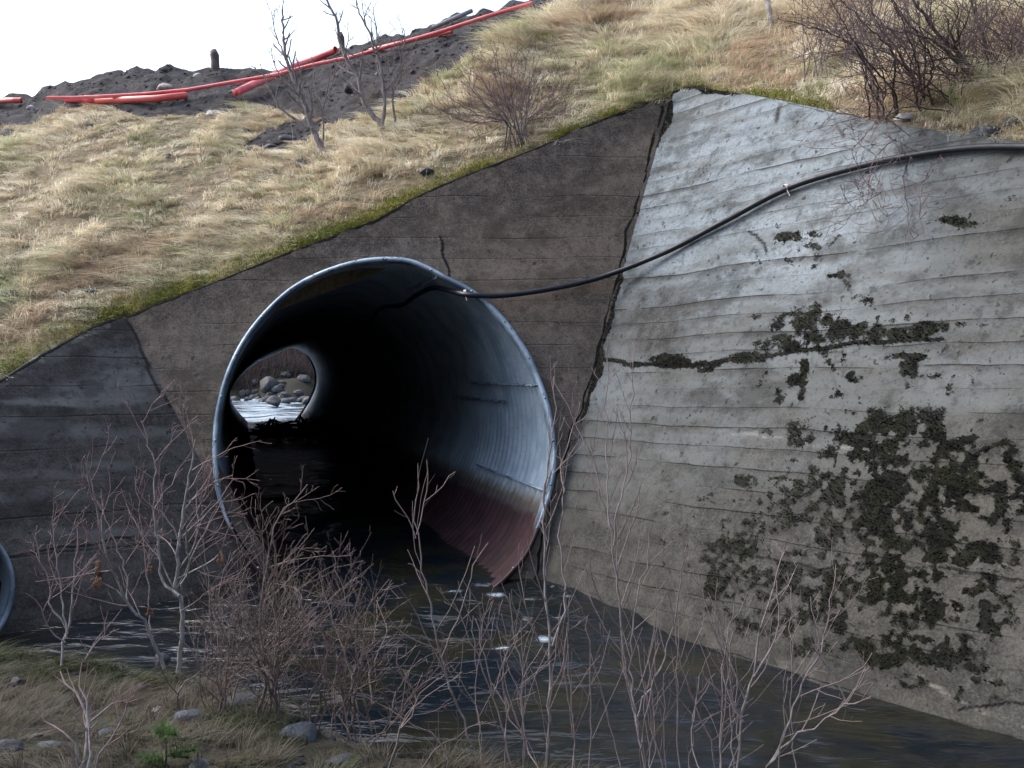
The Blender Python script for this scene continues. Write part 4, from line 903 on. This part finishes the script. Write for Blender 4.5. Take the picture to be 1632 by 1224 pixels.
plant('bare_shrub', 'open bare shrub with long upright rods in front of the wall joint', 'shrub', 3.95, [
  ([(1034,1262),(1022,1190),(1014,1150),(1002,1080),(992,1020),(988,960),(980,900),(972,840),(958,790),(950,740),(940,700)], .010, .2),
  ([(1014,1150),(1040,1090),(1062,1040),(1082,950),(1098,870)], .007, -.1),
  ([(1014,1146),(1004,1090),(1006,1020),(1012,960),(1030,900),(1034,850)], .007, .2),
  ([(998,1060),(965,1020),(935,985),(920,960),(890,935)], .004, -.1),
  ([(978,870),(985,800),(1000,760),(1003,700),(1010,580),(1008,545)], .005, .2),
  ([(972,840),(968,760),(966,690),(968,560)], .005, .3),
  ([(985,900),(1000,850),(1020,790),(1010,760)], .004, .1),
  ([(960,790),(945,740),(925,690),(900,640),(878,600)], .004, .2)], M['bark_mauve'], 9, None, dict(dens=9, up=.14, rmin=.0011, len=.6, wig=.09), 3)
plant('bare_shrub', 'wide spreading reddish shrub in front of the water at the lower right', 'shrub', 3.75, [
  ([(1170,1262),(1178,1200),(1185,1130),(1200,1080),(1208,1020),(1225,960),(1240,900),(1250,880)], .011, .2),
  ([(1212,1262),(1240,1200),(1280,1165),(1320,1145),(1350,1125),(1388,1110)], .009, -.2),
  ([(1184,1150),(1160,1100),(1150,1060),(1160,1010),(1170,960)], .007, .1),
  ([(1190,1120),(1160,1050),(1130,980),(1108,900)], .006, .1),
  ([(1215,1240),(1255,1160),(1280,1090),(1310,1030),(1325,960),(1332,900)], .008, .2),
  ([(1350,1124),(1330,1080),(1310,1040),(1295,980),(1292,950)], .005, .1),
  ([(1202,1078),(1230,1030),(1240,980),(1238,925)], .005, .1),
  ([(1150,1262),(1130,1180),(1100,1100),(1080,1040),(1075,980)], .006, 0),
  ([(1345,1124),(1372,1090),(1380,1066)], .004, 0)], M['bark_mauve'], 10, None, dict(dens=10, up=.10, rmin=.0011, len=.75, wig=.12), 3)
plant('bare_shrub', 'low brown shrub at the bottom edge just right of the dense bush', 'shrub', 3.5, [
  ([(610,1262),(625,1210),(645,1150),(665,1110),(640,1070),(634,1030)], .008, .1),
  ([(640,1160),(675,1100),(700,1080)], .005, 0), ([(600,1262),(580,1210),(560,1180),(545,1110)], .006, 0),
  ([(700,1262),(715,1220),(700,1180),(650,1150),(600,1120)], .006, .1), ([(650,1262),(690,1200),(720,1180),(770,1150)], .005, .1)], M['bark_brown'], 11, None, dict(dens=10, up=.05, rmin=.0014, len=.8, wig=.16), 2)
plant('bare_shrub', 'thin weedy shrub among the stones between the two stemmed tree and the dense bush', 'shrub', 4.9, [
  ([(330,1090),(328,1020),(335,960),(330,900),(318,850)], .006, .1), ([(328,1040),(350,990),(345,930)], .004, .1), ([(335,1100),(312,1040),(308,990)], .004, 0), ([(340,1100),(365,1040),(360,970)], .004, 0)], M['bark_mauve'], 12, None, dict(dens=10, rmin=.0014, wig=.14), 2)
rs = np.random.default_rng(99); st_ = []
for i in range(24):
    x0 = rs.uniform(760, 1300); x1 = x0+rs.normal(0, 35); y1 = rs.uniform(930, 1120)
    st_.append(([(x0, 1262), ((x0+x1)/2+rs.normal(0, 12), 1200), (x1, y1)], rs.uniform(.003, .005), rs.uniform(-.2, .4)))
plant('bare_shrub', 'low thicket of thin twigs along the bottom edge below the wall joint', 'shrub', 3.6, st_, M['bark_mauve'], 13, None, dict(dens=9, rmin=.0012, wig=.14), 1)
# ---- on the embankment
def splant(name, label, cat, foot, stems, mat, seed, o, lvl=2):
    Yf = surf_px(*foot)[1]; return plant(name, label, cat, Yf, stems, mat, seed, None, o, lvl)
o_s = dict(dens=10, up=.10, rmin=.0032, len=.65, wig=.09, Lcap=1.3)
splant('slope_tree', 'bare tree leaning left on the slope in front of the pink duct', 'tree', (517,246), [
  ([(520,250),(505,220),(492,190),(484,160),(468,125),(455,90),(452,50),(450,15)], .046, .3),
  ([(498,205),(470,190),(445,170),(432,145),(420,120),(400,105)], .022, .1), ([(478,150),(450,125),(436,95),(432,75)], .014, .1),
  ([(455,95),(440,55),(432,20),(426,5)], .012, .2), ([(515,235),(516,200),(516,170),(528,140),(532,110)], .016, .2),
  ([(488,178),(478,150),(478,110),(475,95)], .013, .2), ([(516,170),(502,140),(500,95)], .012, .2)], M['bark_slope'], 21, o_s)
splant('slope_tree', 'tallest bare forked tree on the slope reaching above the sky line', 'tree', (617,222), [
  ([(617,224),(607,200),(592,180),(578,160),(572,130),(562,110),(548,85),(540,60),(536,30),(520,0),(512,-20)], .042, .2),
  ([(609,205),(613,170),(610,130),(604,95),(596,75),(588,50),(572,20),(566,-10)], .028, .2),
  ([(600,85),(600,50),(594,10)], .015, .2), ([(545,75),(560,86),(580,100),(602,114)], .012, .1), ([(596,80),(612,68),(626,48)], .010, .1), ([(548,90),(555,60),(553,35)], .010, .1)], M['bark_slope'], 22, o_s)
splant('slope_tree', 'slender small bare tree just right of the tallest forked tree', 'tree', (631,210), [
  ([(632,212),(628,180),(626,150),(632,120),(640,95),(645,60),(642,45)], .018, .1), ([(626,150),(620,110),(618,80)], .010, .1), ([(628,140),(640,120),(655,80),(660,70)], .009, .1), ([(630,125),(628,90),(630,60)], .009, .1)], M['bark_slope'], 23, dict(o_s, dens=7))
rs = np.random.default_rng(5); st_ = []
for i in range(22):
    a = -1+2*(i+rs.uniform(0,1))/22; x1 = 818+a*135+rs.normal(0, 8); y1 = 62+abs(a)**2*95+rs.uniform(0, 40)
    st_.append(([(828+a*18+rs.uniform(-12, 12), 240), (826+a*22+rs.normal(0, 4), 195), (822+a*78+rs.normal(0, 6), 240+(y1-240)*.6), (x1, y1)], rs.uniform(.006, .011), rs.uniform(-.8, .8)))
splant('bare_bush', 'fan shaped leafless bush growing at the top edge of the headwall', 'bush', (826, 232), st_, M['bark_slope'], 24, dict(dens=12, up=.05, rmin=.0022, len=.75, wig=.13, Lcap=1.4, ang=(25,60)), 2)
splant('bare_shrub', 'tiny bare twiggy shrub standing alone in the middle of the grass slope', 'shrub', (322, 262), [([(323,264),(320,240),(316,218)], .008, 0), ([(322,250),(328,232)], .005, 0)], M['bark_slope'], 25, dict(dens=8, rmin=.003), 1)
# big thorn bush at the top right, rooted on the bank behind the wing wall
st_ = []
for i in range(84):
    x0 = rs.uniform(1380, 1760) if i < 48 else rs.uniform(1530, 1780); y0 = 190+rs.uniform(-30, 30); a = rs.uniform(-1, .7); x1 = x0+a*200; y1 = rs.uniform(-60, 70)
    st_.append(([(x0, y0), (x0+a*20+rs.normal(0, 12), y0-45), (x0+a*80+rs.normal(0, 18), y0-100), (x1, y1)], rs.uniform(.006, .013), rs.uniform(-.9, .3)))
st_ += [([(1590,205),(1580,150),(1556,118),(1520,80),(1495,55),(1470,20),(1440,-20)], .032, -.3), ([(1480,170),(1462,135),(1440,100),(1425,70),(1400,40),(1388,10)], .014, -.3),
  ([(1465,140),(1430,95),(1390,75),(1350,65)], .010, -.2), ([(1500,180),(1475,150),(1430,130),(1400,150),(1370,190)], .010, -.4), ([(1600,200),(1560,180),(1500,175),(1440,172),(1400,195),(1355,240)], .010, -.9), 
  ([(1580,200),(1500,205),(1460,230),(1440,280),(1448,340),(1450,390)], .010, -.9), ([(1440,270),(1410,300),(1370,330),(1350,350)], .005, -1.0), ([(1540,190),(1470,225),(1410,265),(1395,310)], .006, -.8),
  ([(1500,200),(1440,215),(1400,245),(1385,290),(1392,330)], .006, -.9), ([(1620,210),(1560,225),(1500,240),(1470,300),(1465,350)], .006, -1.0), ([(1480,195),(1400,185),(1340,195),(1290,210)], .005, -.6),
  ([(1620,150),(1560,150),(1500,120),(1430,115),(1360,100)], .010, -.4), ([(1600,170),(1540,130),(1470,100),(1400,110),(1340,130)], .008, -.5),
  ([(1520,190),(1450,190),(1380,186),(1300,176)], .006, -.5), ([(1620,130),(1580,90),(1560,40),(1540,-20)], .024, 0)]
plant('thorn_bush', 'large dark tangled thorn bush overhanging the wing wall at the top right', 'bush', 7.2, st_, M['bark_dark'], 26, None, dict(dens=10, up=.03, rmin=.0020, len=.8, wig=.17, Lcap=1.3, ang=(25, 65)), 2)
st_ = []
for i in range(26):
    x0 = rs.uniform(1270, 1430); a = rs.uniform(-1, 1); st_.append(([(x0, 120+rs.uniform(-10, 30)), (x0+a*15, 80), (x0+a*45, rs.uniform(-20, 40))], rs.uniform(.006, .010), rs.uniform(-.4, .4)))
splant('bare_bush', 'fine reddish leafless bush on the slope left of the dark thorn bush', 'bush', (1345, 115), st_, M['bark_slope'], 27, dict(dens=8, up=.04, rmin=.0024, len=.7, wig=.14, Lcap=1.0), 2)
splant('slope_tree', 'pale straight trunk cut off by the top edge of the picture', 'tree', (1230, 46), [([(1231,50),(1226,20),(1220,-15),(1210,-80),(1200,-160)], .042, .2)], M['bark_grey'], 28, dict(o_s, t0=.5), 1)
# dead leaves hanging in twigs
def hanging(px, py, Y, w, h, label, seed):
    rng = np.random.default_rng(seed); p = ray(px, py, Y); v, f = I2; V = []; F = []; n = 0
    for k in range(9):
        c = p+np.array([rng.normal(0, w*.3), rng.normal(0, .01), rng.normal(0, h*.3)]); r = np.array([w*.35, .006, h*.30])*rng.uniform(.5, 1)
        V.append(c+v*r*(1+rng.uniform(-.3, .3, (len(v), 1)))); F.append(f+n); n += len(v)
    tag(mesh('dead_leaves', np.concatenate(V), np.concatenate(F), M['leaf'], None, False), label, 'leaves')
hanging(157, 922, 5.1, .06, .10, 'orange brown dead leaves caught in twigs left of the two stemmed tree', 1)
hanging(240, 905, 5.2, .02, .05, 'small brown leaf clump on the stem of the two stemmed tree', 2)
hanging(352, 892, 5.0, .03, .07, 'pale curled dead leaf between the two stemmed tree and the culvert', 3)
hanging(240, 975, 5.0, .03, .05, 'small yellowish dead leaf low in the two stemmed tree', 4)
T = Tubes(); a = ray(326, 1133, 4.5); b = ray(352, 1136, 4.5); T.add([a, (a+b)/2+np.array([0, 0, .006]), b], [.009, .01, .007], 6)
tag(T.build('white_stick', M['white']), 'short white stick lying on the stones at the water edge', 'stick')
# green conifer seedling at the bottom
def seedling():
    rng = np.random.default_rng(41); Yd = 3.55; foot = ray(268, 1262, Yd); root = empty('conifer_seedling', foot); tag(root, 'small bright green conifer seedling at the bottom edge', 'seedling')
    T = Tubes(); B = []; Ln = []; T.add([foot, ray(265, 1224, Yd), ray(264, 1165, Yd)], [.006, .005, .003], 6)
    for (x0, y0, x1, y1) in ((264,1190,262,1160),(264,1172,250,1168),(264,1172,280,1172),(265,1205,310,1196),(265,1205,300,1208),(265,1212,222,1208),(264,1214,232,1218),(266,1235,205,1232),(266,1235,320,1235)):
        a, b = ray(x0, y0, Yd), ray(x1, y1, Yd+rng.uniform(-.05, .05)); T.add([a, b], [.0025, .0015], 4)
        for t in rng.uniform(.1, 1.02, 230): 
            B.append(a+(b-a)*t); d_ = (b-a)/np.linalg.norm(b-a)*.5+rng.normal(0, .6, 3); Ln.append(d_/np.linalg.norm(d_))
    T.build('stem', M['bark_brown'], root); B = np.array(B); n = len(B)
    o = blades('needles', B-foot, np.tile([0, 0, .35], (n, 1)), np.array(Ln), np.full(n, .042), np.full(n, .0026), np.array([(.08, .14, .045)])*rng.uniform(.6, 1.4, (n, 1)), M['needle'], droop=.2); o.parent = root
seedling()
# driftwood jam inside the culvert near its far end
rng = np.random.default_rng(61); T = Tubes()
for i in range(330):
    px_ = rng.uniform(408, 545); py_ = rng.uniform(676, 702)-max(0, px_-490)*.5*rng.uniform(0, 1); a = ray(px_, py_, 26+rng.uniform(-3, 2)); L = rng.uniform(.15, .9); d_ = rng.normal(0, 1, 3)*np.array([1, .6, .35]); d_ /= np.linalg.norm(d_)
    T.add([a-d_*L/2, a+rng.normal(0, .04, 3), a+d_*L/2], rng.uniform(.008, .035), 5)
v, f = I2
tag(T.build('driftwood_jam', M['bark_dark']), 'dark jam of driftwood branches lodged inside the far end of the culvert', 'driftwood')
